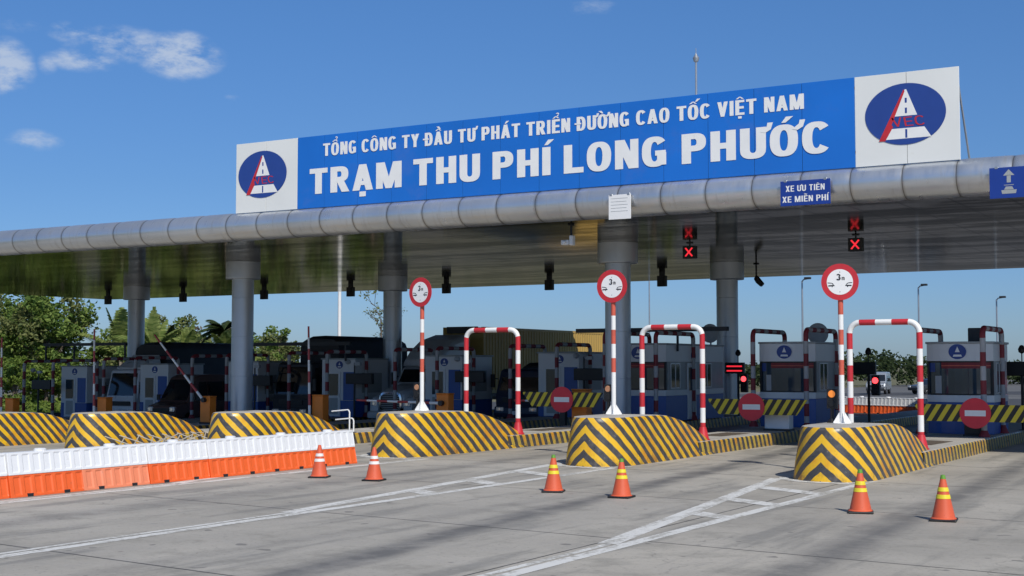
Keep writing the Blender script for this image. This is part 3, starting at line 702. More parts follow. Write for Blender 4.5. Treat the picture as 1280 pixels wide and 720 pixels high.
# ---------------------------------------------------------------- round "3m" signs on banded posts
def round_sign(x, y, z0, zc, r, rz, words):
    t = thing('round_sign', 'round 3m sign on banded post ' + words, 'road sign', (x, y, z0), rz, group='round 3m signs on the noses')
    b = MB(); H = zc-z0
    post_top = H - r*.2
    cuts = [.0, 1.12] + [1.12 + k*(post_top-.32-1.12)/5 for k in range(1, 6)]
    for i in range(len(cuts)-1): b.cyl((0,0,cuts[i]), (0,0,cuts[i+1]), .062, seg=14, m=[0,1,0,1,0,1][i])
    b.cyl((0,0,cuts[-1]), (0,0,post_top), .062, seg=14, m=0)
    b.build('post', [M['white'], M['red_faded']], t, smooth=True)
    b = MB()
    for k in range(4):
        a = k*math.pi/2 + .4; c, s = math.cos(a), math.sin(a)
        b.prism([(.055,0),(.21,0),(.21,.03),(.065,.26)], 'y', -.008, .008); 
        for i in range(len(b.v)-8, len(b.v)): p = b.v[i]; b.v[i] = Vector((p.x*c - p.y*s, p.x*s + p.y*c, p.z))
    b.lathe([(.22,.0),(.22,.014),(.06,.015)], 16)
    b.build('base', M['white'], t)
    N = 48; C = lambda rr, yy: [(rr*math.cos(2*math.pi*i/N), yy, H + rr*math.sin(2*math.pi*i/N)) for i in range(N)]
    b = MB(); b.loft([C(r, -.075), C(r*1.004, -.082), C(r, -.09)], 0); b.poly(C(r*.70, -.093), 1)
    d = b.build('disc', [M['red'], M['white_clean']], t)
    b = MB(); yy = -.0965
    lettering(b, '3', -.17*r, .06*r, H+.10*r, .34*r, yy, s=.2, w=.6); lettering(b, 'm', .10*r, .26*r, H+.10*r, .28*r, yy, s=.2, w=.6)
    b.build('distance_figure', M['ink'], d)
    Q = lambda pts: b.poly([(px*r, yy, H + pz*r) for px, pz in pts])
    for s in (-1, 1):   # the two half cars, nose to tail
        b = MB()
        F = lambda pts: Q([(s*px, pz) for px, pz in pts][::s])
        F([(.66,-.02),(.44,-.04),(.44,-.08),(.66,-.06)]); F([(.45,-.05),(.38,-.06),(.33,-.14),(.37,-.15)])
        F([(.62,-.17),(.30,-.16),(.28,-.22),(.62,-.24)]); F([(.44,-.22),(.38,-.22),(.39,-.28),(.43,-.28)])
        b.build('car_symbol', M['ink'], d)
    for pz in (.54, -.54):
        b = MB(); Q([(-.02,pz-.02),(.02,pz-.02),(.02,pz+.02),(-.02,pz+.02)]); b.build('rivet', M['ink'], d)
    return t
round_sign(-9.55, 31.15, 1.165, 4.44, .425, R(12), 'on the nearest toll island')
round_sign(-16.22, 32.75, 1.205, 4.62, .44, R(2), 'overlapping the middle column')
round_sign(-22.5, 32.9, 1.195, 4.64, .43, R(-7), 'right of the water barrier end')
# amber beacons beside them
M['lamp_pale'] = mat('unlit_amber_lens', (.45,.22,.12), .3)
def beacon(x, y, z0, words, lens='amber_lens'):
    t = thing('beacon_post', 'black post with a small amber lamp ' + words, 'warning lamp', (x, y, z0), group='amber lamps on the noses')
    b = MB(); b.cyl((0,0,0), (0,0,.62), .045, seg=10); b.lathe([(.13,0),(.13,.03),(.05,.12)], 12); b.box(-.12, .12, -.05, .09, .34, .80)
    b.build('post', M['black'], t, bevel=.01)
    for z, m, in ((.68, lens), (.46, 'black')):
        b = MB(); b.cyl((0,-.05,z), (0,-.068,z), .085, .075, 16); b.build('lamp', M[m], t)
beacon(-9.84, 31.35, 1.16, 'beside the nearest 3m sign post')
beacon(-16.42, 32.85, 1.2, 'left of the middle 3m sign post', 'lamp_pale')
beacon(-22.72, 33.0, 1.19, 'left of the leftmost 3m sign post', 'lamp_pale')

# ================================================================ BOOTHS
M['banner'] = mat('red_banner', (.20,.012,.02), .5, var=.2)
M['flap'] = mat('pale_blind', (.45,.47,.48), .6)
def emblem_disc(b, cx, y, cz, r, m0, m1, nrm=-1):
    b.poly([(cx + r*math.cos(2*math.pi*i/28), y, cz + r*.86*math.sin(2*math.pi*i/28)) for i in range(28)], m0)
    for pts in ([(0,.7),(.28,-.05),(-.28,-.05)], [(-.42,-.38),(.42,-.38),(.52,-.66),(-.52,-.66)]):
        b.poly([(cx + px*r, y + nrm*.003, cz + pz*r*.86) for px, pz in pts], m1)
def front_booth(x, y, length, words, zt=3.18, box=False, side_logo=False):
    """booth that turns its bowed window to the camera; base on the island"""
    t = thing('toll_booth', 'blue and white toll booth ' + words, 'toll booth', (x, y, .385), group='toll booths on the islands')
    H = zt-.385; w = 1.0; N = 9
    def bow(ins=0., k=0.): 
        return [(-w+ins + (2*w-2*ins)*i/N, .30*(((i/N)*2-1)**2) + ins + k) for i in range(N+1)]
    def wall(z0, z1, m, name, ins=0., y1=None):
        b = MB(); f = bow(ins); p = f + [(w-ins, (y1 or length)), (-w+ins, (y1 or length))]
        b.prism(p, 'z', z0, z1); return b.build(name, m, t, bevel=.012)
    wall(0, .98, M['panel_blue'], 'lower_panel')
    wall(.981, 1.20, M['panel_white'], 'sill_band', -.015, length+.01)
    wall(2.26, H, M['panel_white'], 'upper_band', -.012, length+.008)
    b = MB(); b.prism(bow(.05) + [(w-.05, .5), (-w+.05, .5)], 'z', 1.201, 2.259); gl = b.build('front_window', M['glass'], t)
    # frame, banner, things seen in the window
    b = MB(); f = bow(.03)
    for i in (0, N): b.box(f[i][0]-.035, f[i][0]+.035, f[i][1]-.03, f[i][1]+.05, 1.2, 2.26)
    for z0_, z1_ in ((1.205,1.245),(2.215,2.255)):
        for i in range(N): b.add([(f[i][0],f[i][1]-.012,z0_),(f[i+1][0],f[i+1][1]-.012,z0_),(f[i+1][0],f[i+1][1]-.012,z1_),(f[i][0],f[i][1]-.012,z1_)], [(0,1,2,3)])
    b.build('window_frame', M['black'], gl)
    b = MB(); f = bow(.045)
    for i in range(N):
        (a0, c0), (a1, c1) = f[i], f[i+1]
        if i >= 2: b.poly([(a0,c0,2.03),(a1,c1,2.03),(a1,c1,2.24),(a0,c0,2.24)], 0); b.poly([(a0,c0-.003,2.10),(a1,c1-.003,2.10),(a1,c1-.003,2.13),(a0,c0-.003,2.13)], 2)
        elif i == 0: b.poly([(a0,c0,1.92),(a1,c1,1.92),(a1,c1,2.2),(a0,c0,2.2)], 1)
        if i in (1,): b.poly([(a0,c0,1.25),(a1,c1,1.25),(a1,c1,1.8),(a0,c0,1.8)], 3)
    b.build('window_banner', [M['banner'], M['emblem_blue'], M['red_faded'], M['flap']], gl)
    # side walls between: solid grey panel with openings as darker panes and a door
    b = MB(); b.box(-w+.015, w-.015, .5, length, 1.2, 2.26); b.build('side_wall', M['panel_grey'], t)
    for s in (-1, 1):
        y0 = .75
        while y0 + .9 < length + .1:
            b = MB(); X = s*(w-.01); b.box(min(X, X+s*.02), max(X, X+s*.02), y0, y0+.82, 1.28, 2.18); wd = b.build('side_window', M['glass'], t)
            b = MB()
            for yy in (y0-.03, y0+.40, y0+.82): b.box(min(X, X+s*.035), max(X, X+s*.035), yy, yy+.03, 1.25, 2.21)
            for zz in (1.25, 2.18): b.box(min(X, X+s*.035), max(X, X+s*.035), y0, y0+.82, zz, zz+.03)
            b.build('frame', M['alu'], wd); y0 += 1.55
    b = MB(); b.prism([(p[0]*1.05, p[1]-.04) for p in bow()] + [(w*1.05, length+.08), (-w*1.05, length+.08)], 'z', H+.002, H+.07); rf = b.build('roof', M['panel_grey'], t, bevel=.015)
    if box:
        b = MB(); b.box(.06, .46, 1.2, 1.65, H+.071, H+.52); b.build('air_unit', M['dark_steel'], rf, bevel=.03)
    b = MB(); emblem_disc(b, 0, -.02, (2.26+H)/2 + .02, .27, 0, 1); b.build('emblem', [M['emblem_blue'], M['letter']], t)
    if side_logo:
        b = MB(); b.mx = Matrix.Translation((w+.016, 2.9, 0)) @ Matrix.Rotation(math.pi/2, 4, 'Z'); emblem_disc(b, 0, 0, 2.5, .24, 0, 1); b.build('emblem', [M['emblem_blue'], M['letter']], t)
        b = MB(); b.box(w-.005, w+.02, 2.3, 3.15, .05, 2.2); d = b.build('door', M['panel_white'], t, bevel=.01)
        b = MB(); b.box(w+.021, w+.027, 2.42, 3.03, 1.15, 2.05); b.build('pane', M['glass'], d)
    return t
front_booth(-9.68, 43.55, 2.5, 'on the nearest island with a dark roof unit', box=True)
front_booth(-15.9, 45.35, 2.5, 'on the second island from the right beside the convex mirror', 3.26)
front_booth(-22.1, 46.7, 6.0, 'with a long windowed side right of the middle column', 3.28, side_logo=True)
def rear_booth(x, y, words, zt=3.12, length=2.6):
    """booth that turns its door side to the camera"""
    t = thing('toll_booth', 'white toll booth with door ' + words, 'toll booth', (x, y, .385), group='toll booths on the islands')
    H = zt-.385; w = 1.0
    b = MB(); b.box(-w, w, 0, length, .781, H); b.build('wall', M['panel_white'], t, bevel=.012)
    b = MB(); b.box(-w-.006, w+.006, -.004, length+.006, 0, .78); b.build('lower_panel', M['panel_blue'], t, bevel=.01)
    b = MB(); b.box(-.72, .12, -.03, .01, .03, 2.16); d = b.build('door', M['panel_white'], t, bevel=.01)
    b = MB(); b.box(-.60, .0, -.036, -.031, 1.02, 2.05); b.build('pane', M['glass'], d)
    b = MB(); b.box(-.58, -.02, -.036, -.031, .15, .90); b.build('kick_panel', M['panel_grey'], d)
    b = MB(); b.box(.02, .06, -.075, -.031, .96, 1.1); b.build('handle', M['alu'], d)
    b = MB(); b.box(.28, .92, -.012, .01, .80, 2.14); b.build('blue_panel', M['panel_blue'], t)
    for s in (-1, 1):
        b = MB(); X = s*w; b.box(min(X, X+s*.012), max(X, X+s*.012), .5, 2.1, 1.15, 2.1); b.build('side_window', M['panel_grey'], t)
    b = MB(); b.box(-w-.05, w+.05, -.06, length+.06, H+.001, H+.07); b.build('roof', M['panel_grey'], t, bevel=.015)
    b = MB(); emblem_disc(b, .05, -.008, 2.48, .21, 0, 1); b.build('emblem', [M['emblem_blue'], M['letter']], t)
    return t
rear_booth(-28.3, 51.8, 'right of the yellow container')
rear_booth(-34.25, 51.8, 'in front of the brown container side')
rear_booth(-40.3, 51.9, 'between the dark truck and the light grey tractor')
rear_booth(-46.4, 52.0, 'partly hidden by the front column at the left')
rear_booth(-52.5, 52.0, 'behind the roof of the dark passenger van')
rear_booth(-58.5, 52.0, 'farthest left, beside the green trees')

# banded guard hoops along the booth sides
M['hoop_white'] = mat('shaded_white_paint', (.40,.40,.40), .6, var=.15); M['hoop_red'] = mat('shaded_red_paint', (.22,.022,.03), .6, var=.2)  # darker copies of the portal paint, canopy shade put into the colour
def hoop(x, y0, y1, words, z=3.62):
    t = thing('guard_hoop', 'banded guard hoop ' + words, 'guard rail', (x, y0, .385), group='guard hoops beside the booths')
    h = z-.385; L = y1-y0; r = .22
    path = [(0,0,0), (0,0,h-r)] + [(0, r-r*math.cos(a), h-r+r*math.sin(a)) for a in [math.pi/2*i/6 for i in range(1,7)]] + [(0, L-r+r*math.sin(a), h-r+r*math.cos(a)) for a in [math.pi/2*i/6 for i in range(0,7)]] + [(0,L,0)]
    b = MB(); b.tube(path, .085, 12, stripe=(.42, 0, 1)); b.build('frame', [M['hoop_white'], M['hoop_red']], t, smooth=True)
    for yy in (0, L):
        b = MB(); b.lathe([(.17,0),(.17,.02),(.09,.2)], 12, c=(0,yy,0)); b.build('base', M['hoop_red'], t)
hoop(-10.78, 43.3, 46.1, 'left of the booth with the roof unit'); hoop(-8.62, 42.1, 44.9, 'right of the booth with the roof unit')
hoop(-17.02, 45.3, 48.6, 'left of the booth beside the convex mirror', 3.72); hoop(-14.88, 44.6, 47.9, 'right of the booth beside the convex mirror', 3.72)
hoop(-23.2, 46.1, 50.1, 'left of the long booth', 3.75); hoop(-21.05, 46.0, 49.5, 'right of the long booth', 3.72)
for x, wd in ((-28.3, 'right of the yellow container'), (-34.25, 'in front of the brown container side'), (-40.3, 'by the light grey tractor'), (-46.4, 'half hidden by the front column'), (-52.5, 'behind the passenger van'), (-58.5, 'farthest left')):
    hoop(x-1.12, 49.6, 52.6, 'left of the booth ' + wd, 3.45); hoop(x+1.12, 49.6, 52.6, 'right of the booth ' + wd, 3.45)
# cable trays spanning the lanes between the booths
def tray(x0, x1, y, z, words):
    t = thing('cable_tray', 'dark horizontal cable tray ' + words, 'cable tray', (x0, y, z))
    L = x1-x0; b = MB(); b.box(0, L, -.07, .07, 0, .02); b.box(0, L, -.08, -.06, .0, .16); b.box(0, L, .06, .08, .0, .16); b.build('tray', M['dark_steel'], t)
    b = MB()
    for k in range(3): b.tube([(L*i/24, -.03+.03*k, .05 + .03*math.sin(i*.9+k)) for i in range(25)], .02, 5)
    b.build('cables', M['black'], t)
    for xx in [a for a in (-59.6, -57.4, -53.6, -51.4, -47.5, -45.3, -41.4, -39.2, -35.4, -33.1, -29.4, -27.2, -23.2, -21.05, -17.02) if x0-.1 <= a <= x1+.1]: b = MB(); b.box(xx-x0-.035, xx-x0+.035, -.04, .04, -.75, -.002); b.build('bracket', M['dark_steel'], t)
tray(-59.7, -53.5, 51.0, 3.55, 'above the farthest left booth'); tray(-45.5, -38.9, 51.0, 3.46, 'left of the grey tractor'); tray(-25.4, -19.0, 48.0, 3.80, 'reaching right past the middle column')
# ================================================================ BARRIERS, BOOMS, SIGNALS
def no_entry(x, y, x0, x1, z, cab, words, dx):
    """striped board with a no-entry disc on a machine cabinet; x0..x1 relative"""
    t = thing('striped_barrier', 'striped closing board with red no-entry disc ' + words, 'barrier', (x, y, .385), group='striped boards with no-entry discs')
    zz = z-.385; b = MB(); h = .25
    b.prism([(x0,zz+h),(x0+.0,zz+h-.06),(x0+.36,zz-h),(x1-.36,zz-h),(x1,zz+h)], 'y', -.32, -.285); b.build('board', M['hazard'], t)
    N = 36; r = .45; C = lambda rr, yy: [(dx + rr*math.cos(2*math.pi*i/N), yy, zz + rr*math.sin(2*math.pi*i/N)) for i in range(N)]
    b = MB(); b.loft([C(r,-.34), C(r,-.352)], 0); d = b.build('disc', M['disc_red'], t)
    b = MB(); b.poly([(dx-.30,-.355,zz-.085),(dx+.30,-.355,zz-.085),(dx+.30,-.355,zz+.085),(dx-.30,-.355,zz+.085)]); b.build('bar', M['letter'], d)
    b = MB(); b.box(-.02, .02, -.285, -.2, zz-.05, zz+.05); b.box(-.5, -.46, -.285, -.2, zz-.05, zz+.05); b.box(-.5, .5, -.2, -.17, zz-.05, zz+.05); b.box(-.06, .06, -.2, .0, zz-.04, zz+.04); b.build('arm', M['galv'], t)
    return t
def cabinet(x, y, m, words, h=1.05, w=.30, group='orange boom machines'):
    t = thing('boom_machine', words, 'barrier machine', (x, y, .385), group=group)
    b = MB(); b.box(-w, w, -.2, .2, .06, h); b.build('housing', m, t, bevel=.025)
    b = MB(); b.box(-w-.03, w+.03, -.23, .23, 0, .06); b.build('base_plate', M['dark_steel'], t)
    b = MB(); b.box(-w-.015, w+.015, -.215, .215, h+.001, h+.05); b.build('lid', m, t, bevel=.02)
    return t
no_entry(-22.75, 42.3, -1.62, 1.55, 1.32, None, 'before the orange machine near the middle column', -.05)
t = cabinet(-22.35, 42.6, M['orange'], 'orange boom machine behind the leftmost no-entry disc', 1.25)
no_entry(-15.7, 42.6, -1.75, 1.62, 1.16, None, 'before the low white cabinet', -.25)
t = cabinet(-15.25, 42.9, M['panel_white'], 'low white machine cabinet behind the middle no-entry disc', .78, .42, None)
no_entry(-9.0, 42.0, -1.55, 1.9, 1.10, None, 'at the right edge of the picture', .22)
t = cabinet(-8.95, 42.5, M['dark_steel'], 'dark machine cabinet behind the rightmost no-entry disc', .9, .3, None)
M['boom_dark'] = mat('boom_red_band', (.40,.06,.06), .5)
def boom(t, p, L, ang):
    """round tapering banded pole on its machine; ang from the -x horizontal"""
    a = R(ang); d = Vector((-math.cos(a), 0, math.sin(a))); p = Vector(p); b = MB(); n = int(L/.45)
    for k in range(n): b.cyl(p + d*(L*k/n), p + d*(L*(k+1)/n), .058-.02*k/n, .058-.02*(k+1)/n, 10, m=k % 2)
    o = b.build('boom_arm', [M['white'], M['boom_dark']], t, smooth=True)
    b = MB(); b.cyl(p + Vector((0,-.06,0)), p + Vector((0,.10,0)), .10, seg=14); b.build('hub', M['dark_steel'], o)
OM = [(-28.35, 43.0, 'with lowered arm left of the third portal', (0,-.3,.80), 3.9, 1), (-34.45, 43.2, 'with upright arm before the booth door by the grey tractor', (-.3,-.3,.3), 3.6, 88.5),
      (-40.45, 43.2, 'behind the left front column, its arm half raised', (0,-.3,1.0), 4.0, 44), (-46.6, 43.2, 'with upright arm before the dark passenger van', (-.35,-.3,.3), 3.9, 89),
      (-52.7, 43.2, 'with upright arm farthest left by the trees', (-.4,-.3,.3), 3.7, 89)]
for x, y, w, p, L, a in OM: boom(cabinet(x, y, M['orange'], 'orange boom machine ' + w, 1.12, .27), p, L, a)
t = thing('boom_machine', 'slim dark post with a short lowered boom arm between the third portal posts', 'barrier machine', (-24.0, 44.3, 0))
b = MB(); b.box(-.12, .12, -.1, .1, 0.041, 1.35); b.build('housing', M['dark_steel'], t, bevel=.02)
b = MB(); b.box(-.2,.2,-.16,.16,0,.04); b.build('base_plate', M['dark_steel'], t)
boom(t, (-.1,-.16,1.2), 1.9, 0)
t = thing('boom_machine', 'machine left of the frame whose drooping red and white arm enters at the left edge', 'barrier machine', (-60.4, 43.0, 0), group='orange boom machines')
b = MB(); b.box(-.27, .27, -.2, .2, .06, 1.6); b.build('housing', M['orange'], t, bevel=.025)
b = MB(); P0, P1 = Vector((0,-.3,1.77)), Vector((6.9,-.3,1.23)); n = 14
for k in range(n): b.cyl(P0.lerp(P1, k/n), P0.lerp(P1, (k+1)/n), .055, .055, 10, m=k % 2)
o = b.build('boom_arm', [M['white'], M['red']], t, smooth=True)
b = MB(); c = P1; b.cyl(c+Vector((0,-.065,0)), c+Vector((0,-.08,0)), .22, seg=20); b.build('end_disc', M['red_faded'], o)

# exit signals behind the booths: red LED board above a red lamp on a post
def signal(x, y, words, dx=-.35, lit=True):
    t = thing('lane_signal', 'black lane signal post with ' + words, 'traffic light', (x, y, .385), group='lane signals behind the booths')
    b = MB(); b.cyl((0,0,0), (0,0,1.95), .05, seg=10); b.lathe([(.14,0),(.14,.02),(.05,.03)], 12); b.build('post', M['black'], t)
    b = MB(); b.box(-.42+dx*.4, .42+dx*.4, -.09, .09, 1.78, 2.25); hb = b.build('display_box', M['black'], t, bevel=.02)
    if lit:
        for z in (1.87, 2.06):
            b = MB(); b.box(-.34+dx*.4, .34+dx*.4, -.096, -.091, z, z+.06); b.build('led_row', M['led_red'], hb)
    b = MB(); b.box(.12, .42, -.1, .1, 1.0, 1.76); lb = b.build('lamp_box', M['black'], t, bevel=.03)
    b = MB(); b.cyl((.27,-.10,1.56), (.27,-.118,1.56), .115, .105, 20); b.build('red_lamp', M['red_lens'], lb)
    b = MB(); b.cyl((.27,-.10,1.2), (.27,-.112,1.2), .11, .10, 20); b.build('dark_lamp', M['ink'], lb)
    b = MB(); b.cyl((.0,0,2.25), (0,0,2.55), .02, seg=6); b.lathe([(0,2.5),(.10,2.56),(.12,2.66),(.06,2.78),(0,2.8)], 12); b.build('camera_head', M['black'], t)
signal(-21.1, 54.4, 'red lamp and lit LED rows')
signal(-14.6, 51.0, 'a red lamp and blank board seen through the nearest portal', lit=False)
signal(-8.45, 47.3, 'a red lamp at the right edge of the picture', lit=False)
# displays of the oncoming lanes
def display(x, y, words):
    t = thing('lane_display', 'dark electronic lane display ' + words, 'display', (x, y, .385), group='dark displays beside the door-side booths')
    b = MB(); b.cyl((-.3,0,0), (-.3,0,1.6), .05, seg=10); b.cyl((-.3,0,2.05), (-.3,0,2.55), .035, seg=8); b.lathe([(.15,0),(.15,.02),(.05,.03)], 12, c=(-.3,0,0)); b.build('post', M['dark_steel'], t)
    b = MB(); b.box(-.75, .75, -.1, .12, 1.55, 2.05); b.build('display_box', M['black'], t, bevel=.02)
    b = MB(); b.tube([(-.3,0,2.5),(-.1,-.1,2.55),(.0,-.2,2.5)], .025, 6); b.box(-.05,.25,-.34,-.2,2.42,2.56); b.lathe([(.0,2.46),(.13,2.52),(.15,2.6),(.1,2.68),(0,2.7)], 12, c=(-.62,-.1,0)); b.build('camera', M['flap'], t)
for x, w in ((-26.5, 'right of the booth by the yellow container'), (-32.5, 'before the brown container side'), (-38.6, 'before the mirror of the grey tractor'), (-44.7, 'behind the left front column'), (-60.2, 'left of the farthest left booth')): display(x, 51.3, w)

# signals hanging from the soffit
def hang_x(x, y, words):
    t = thing('lane_light', 'hanging lane light with red cross ' + words, 'traffic light', (x, y, 6.42), group='red cross lane lights')
    b = MB(); b.box(-.25, .25, -.1, .12, 0, .46); hb = b.build('box', M['black'], t, bevel=.015)
    b = MB()
    for s in (-1, 1): b.add([(s*-.16,-.104+.001*s,.09),(s*-.11,-.104+.001*s,.06),(s*.16,-.104+.001*s,.37),(s*.11,-.104+.001*s,.40)], [(0,1,2,3)])
    b.build('red_cross', M['led_red'], hb)
    b = MB(); b.cyl((0,0,.46), (0,0,.58), .03, seg=8); b.box(-.12,.12,-.06,.06,.55,.575); b.build('hanger', M['dark_steel'], t)
hang_x(-19.75, 46.2, 'left of the right back column'); hang_x(-13.6, 46.2, 'above the nearest 3m sign')
first = None
for i, (x, w) in enumerate(((-64.6, 'far left over the trees'), (-58.3, 'left of the left front column'), (-52.0, 'just right of the left front column'), (-45.8, 'left of the middle back column'), (-39.5, 'beside the leftmost 3m sign'), (-33.3, 'over the container'), (-27.1, 'right of the middle 3m sign'))):
    lab = 'small black lane light hanging under the back edge ' + w
    if first is None:
        first = thing('lane_light', lab, 'traffic light', (x, 60, 6.30), group='dark lane lights under the back edge')
        b = MB(); b.box(-.23, .23, -.1, .1, 0, .52); b.build('box', M['black'], first, bevel=.015)
        b = MB(); b.box(-.13,.13,-.06,.06,.521,.698); b.build('hanger', M['dark_steel'], first)
        b = MB(); b.cyl((0,-.1,.38), (0,-.13,.38), .14, seg=16); b.cyl((0,-.1,.14), (0,-.13,.14), .11, seg=16); b.build('lens', M['ink'], first)
    else: dup(first, (x, 60, 6.30), 0, lab)
t = thing('security_camera', 'white security camera hanging from the front of the soffit', 'camera', (-20.5, 38.2, 6.30))
b = MB(); b.cyl((.1,0,.30), (.1,0,.69), .035, seg=8); b.box(.02,.18,-.08,.08,.66,.695); b.build('bracket', M['black'], t)
b = MB(); b.box(-.22, .06, -.12, .10, .04, .20); b.cyl((-.08,-.12,.12), (-.08,-.2,.12), .055, seg=12); b.build('housing', M['white'], t, bevel=.03)
b = MB(); b.box(.07, .2, -.1, .1, .02, .34); b.build('light_unit', M['white'], t, bevel=.03)
t = thing('security_camera', 'black camera hanging from the soffit right of the back column', 'camera', (-21.3, 57.2, 6.2))
b = MB(); b.cyl((0,0,.2), (0,0,.78), .04, seg=8); b.box(-.1,.1,-.1,.1,.76,.795); b.build('bracket', M['black'], t)
b = MB(); b.prism([(0,.3),(.1,.22),(.36,-.1),(.22,-.24),(0,-.05),(-.1,.12)], 'y', -.1, .1); b.build('housing', M['black'], t, bevel=.04)
# convex mirrors
def mirror(x, y, z, words):
    t = thing('convex_mirror', 'round convex traffic mirror ' + words, 'mirror', (x, y, .385))
    b = MB(); b.cyl((0,.06,0), (0,.06,z-.385), .04, seg=8); b.build('post', M['galv'], t)
    b = MB(); c = z-.385
    P = lambda r, yy: [(r*math.cos(2*math.pi*i/28), yy, c + r*math.sin(2*math.pi*i/28)) for i in range(28)]
    b.loft([P(.36,.03), P(.40,.0), P(.40,-.02)], 0); b.build('back', M['flap'], t)
    b = MB(); b.loft([P(.385,-.021), P(.33,-.05), P(.22,-.075), P(.1,-.09), P(.01,-.093)], 0, caps=False); b.build('glass', M['flap'], t, smooth=True)
mirror(-15.95, 49.2, 3.68, 'above the booth on the second island'); mirror(-21.9, 53.3, 3.85, 'beside the right back column')

# ================================================================ WATER BARRIERS
M['wb_white'] = mat('barrier_white_plastic', (.74,.75,.76), .42, var=.04, dirt=(.55,.53,.48), dscale=3, dth=.64)
M['wb_orange'] = mat('barrier_orange_plastic', (.80,.125,.025), .42, var=.08, dirt=(.45,.12,.05), dscale=3.5, dth=.62)
M['wb_faded'] = mat('barrier_faded_orange_plastic', (.80,.24,.12), .5, var=.06, dirt=(.62,.25,.16), dscale=3)
def ribbed(hw0, hw1, z0, z1, L, r0, r1, n=7, dep=.022):
    """plastic shell with vertical ribs pressed into both long faces; length along y"""
    b = MB(); ys = []
    for k in range(n):
        a = L*k/n; s = L/n; ys += [(a+.04*s, 0), (a+.34*s, 0), (a+.44*s, 1), (a+.92*s, 1)]
    ys = [(0.0, 0)] + ys[1:] + [(L, 0)]
    rings = []
    for y, d in ys:
        i0 = dep*d
        zz = [z0, z0+.04, z0+.07, z1-.06, z1-.03, z1]
        def hw(z): return hw0 + (hw1-hw0)*(z-z0)/(z1-z0)
        off = [0, 0, i0, i0, 0, 0]
        rt = [(hw(z)-o_, y, z) for z, o_ in zip(zz, off)]; lf = [(-p[0], p[1], p[2]) for p in reversed(rt)]
        rings.append(rt + lf)
    b.loft(rings); return b
def water_barrier(label, faded=False, group=None):
    t = thing('water_barrier', label, 'water barrier', group=group)
    L = 1.80
    b = ribbed(.29, .20, 0.0, .42, L-.02, 0, 0); lo = b.build('lower_shell', M['wb_faded' if faded else 'wb_orange'], t, bevel=.008)
    for y in (.45, 1.35):
        for s in (-1, 1): b = MB(); b.box(min(s*.26, s*.293), max(s*.26, s*.293), y-.07, y+.07, .0, .062); b.build('fork_slot', M['ink'], lo)
    b = ribbed(.212, .13, .421, .84, L-.02, 0, 0, 7, .015); b.build('upper_shell', M['wb_white'], t, bevel=.008)
    b = MB(); b.lathe([(.12,.84),(.12,.875),(.09,.89),(0,.892)], 16, c=(0, .9, 0)); b.build('filler_cap', M['wb_white'], t)
    return t
wl_words = {0: 'at the free end beside the two white-banded cones', 1: 'second from the free end', 2: 'third from the free end', 3: 'fourth from the free end', 4: 'with a faded pinkish orange base', 5: 'just left of the faded one', 6: 'cut by the left edge of the picture', 7: 'hidden past the left edge'}
w0 = water_barrier('white over orange water barrier ' + wl_words[0], group='row of water barriers on the left')
YE = 28.3
w0.location = (-21.62, YE-1.8, 0)
wf = water_barrier('white over orange water barrier ' + wl_words[4], True, 'row of water barriers on the left')
for k in range(1, 7):
    p = (-21.62 + .0*k + random.uniform(-.03,.03), YE-1.8*(k+1), 0); rz = random.uniform(-.014,.014)
    if k == 4: wf.location = p; wf.rotation_euler = (0,0,rz)
    else: dup(w0, p, rz, 'white over orange water barrier ' + wl_words[k])
for k, wd in enumerate(('left end', 'second', 'third', 'fourth', 'fifth')):
    ang = math.atan2(-3.4, 7.2); q = Vector((-23.4, 73.0, 0)) + Vector((math.cos(ang), math.sin(ang), 0))*1.8*k
    o = dup(w0, q, ang - math.pi/2, 'white over orange water barrier beyond the canopy, ' + wd + ' of its row'); o['group'] = 'row of water barriers beyond the canopy'

# ================================================================ CONES
M['cone'] = mat('cone_orange', (.64,.105,.04), .5, var=.1, dirt=(.40,.08,.04), dscale=7, dth=.6)
M['cone_band'] = mat('cone_yellow_band', (.80,.66,.03), .45)
M['cone_white'] = mat('cone_white_band', (.80,.78,.74), .45)
M['cone_tip'] = mat('cone_green_tip', (.12,.30,.03), .5)
def cone(label, band_m, tip=None, group=None, rz=.2):
    t = thing('traffic_cone', label, 'traffic cone', group=group)
    prof = lambda z: .185 + (.034-.185)*((z-.045)/.675)
    zs = [.045, .33, .40, .47, .54, .66, .72]
    b = MB(); b.lathe([(.205,.04),(prof(.06),.062)] + [(prof(z), z) for z in (.33, .40, .47, .54, .72)] + [(.02,.728),(.0,.729)], 28)
    body = b.build('body', M['cone'], t, smooth=True)
    for z0, z1 in ((.36,.425), (.475,.54)):
        b = MB(); b.lathe([(prof(z0)+.0005,z0),(prof(z0)+.004,z0+.002),(prof(z1)+.004,z1-.002),(prof(z1)+.0005,z1)], 28); b.build('band', M[band_m], t, smooth=True)
    if tip:
        b = MB(); b.lathe([(prof(.675)+.003,.675),(prof(.735)+.003,.735),(.0,.74)], 16); b.build('tip', M[tip], t)
    b = MB(); b.box(-.215,.215,-.215,.215,0,.04); b.build('base', M['black'], t, bevel=.02)
    t.rotation_euler = (0,0,rz); return t
c = cone('orange cone with two yellow bands and a green tip, before the nearest nose', 'cone_band', 'cone_tip', 'yellow-banded cones', .3); c.location = (-6.80, 23.15, 0)
c = cone('orange cone with yellow bands farthest right on the pavement', 'cone_band', 'cone_tip', 'yellow-banded cones', .15); c.location = (-5.30, 22.65, 0)
c2 = cone('orange cone with yellow bands, left one before the second nose', 'cone_band', 'cone_tip', 'yellow-banded cones', .35); c2.location = (-13.15, 23.85, 0)
dup(c2, (-11.48, 23.50, 0), .1, 'orange cone with yellow bands, right one before the second nose')
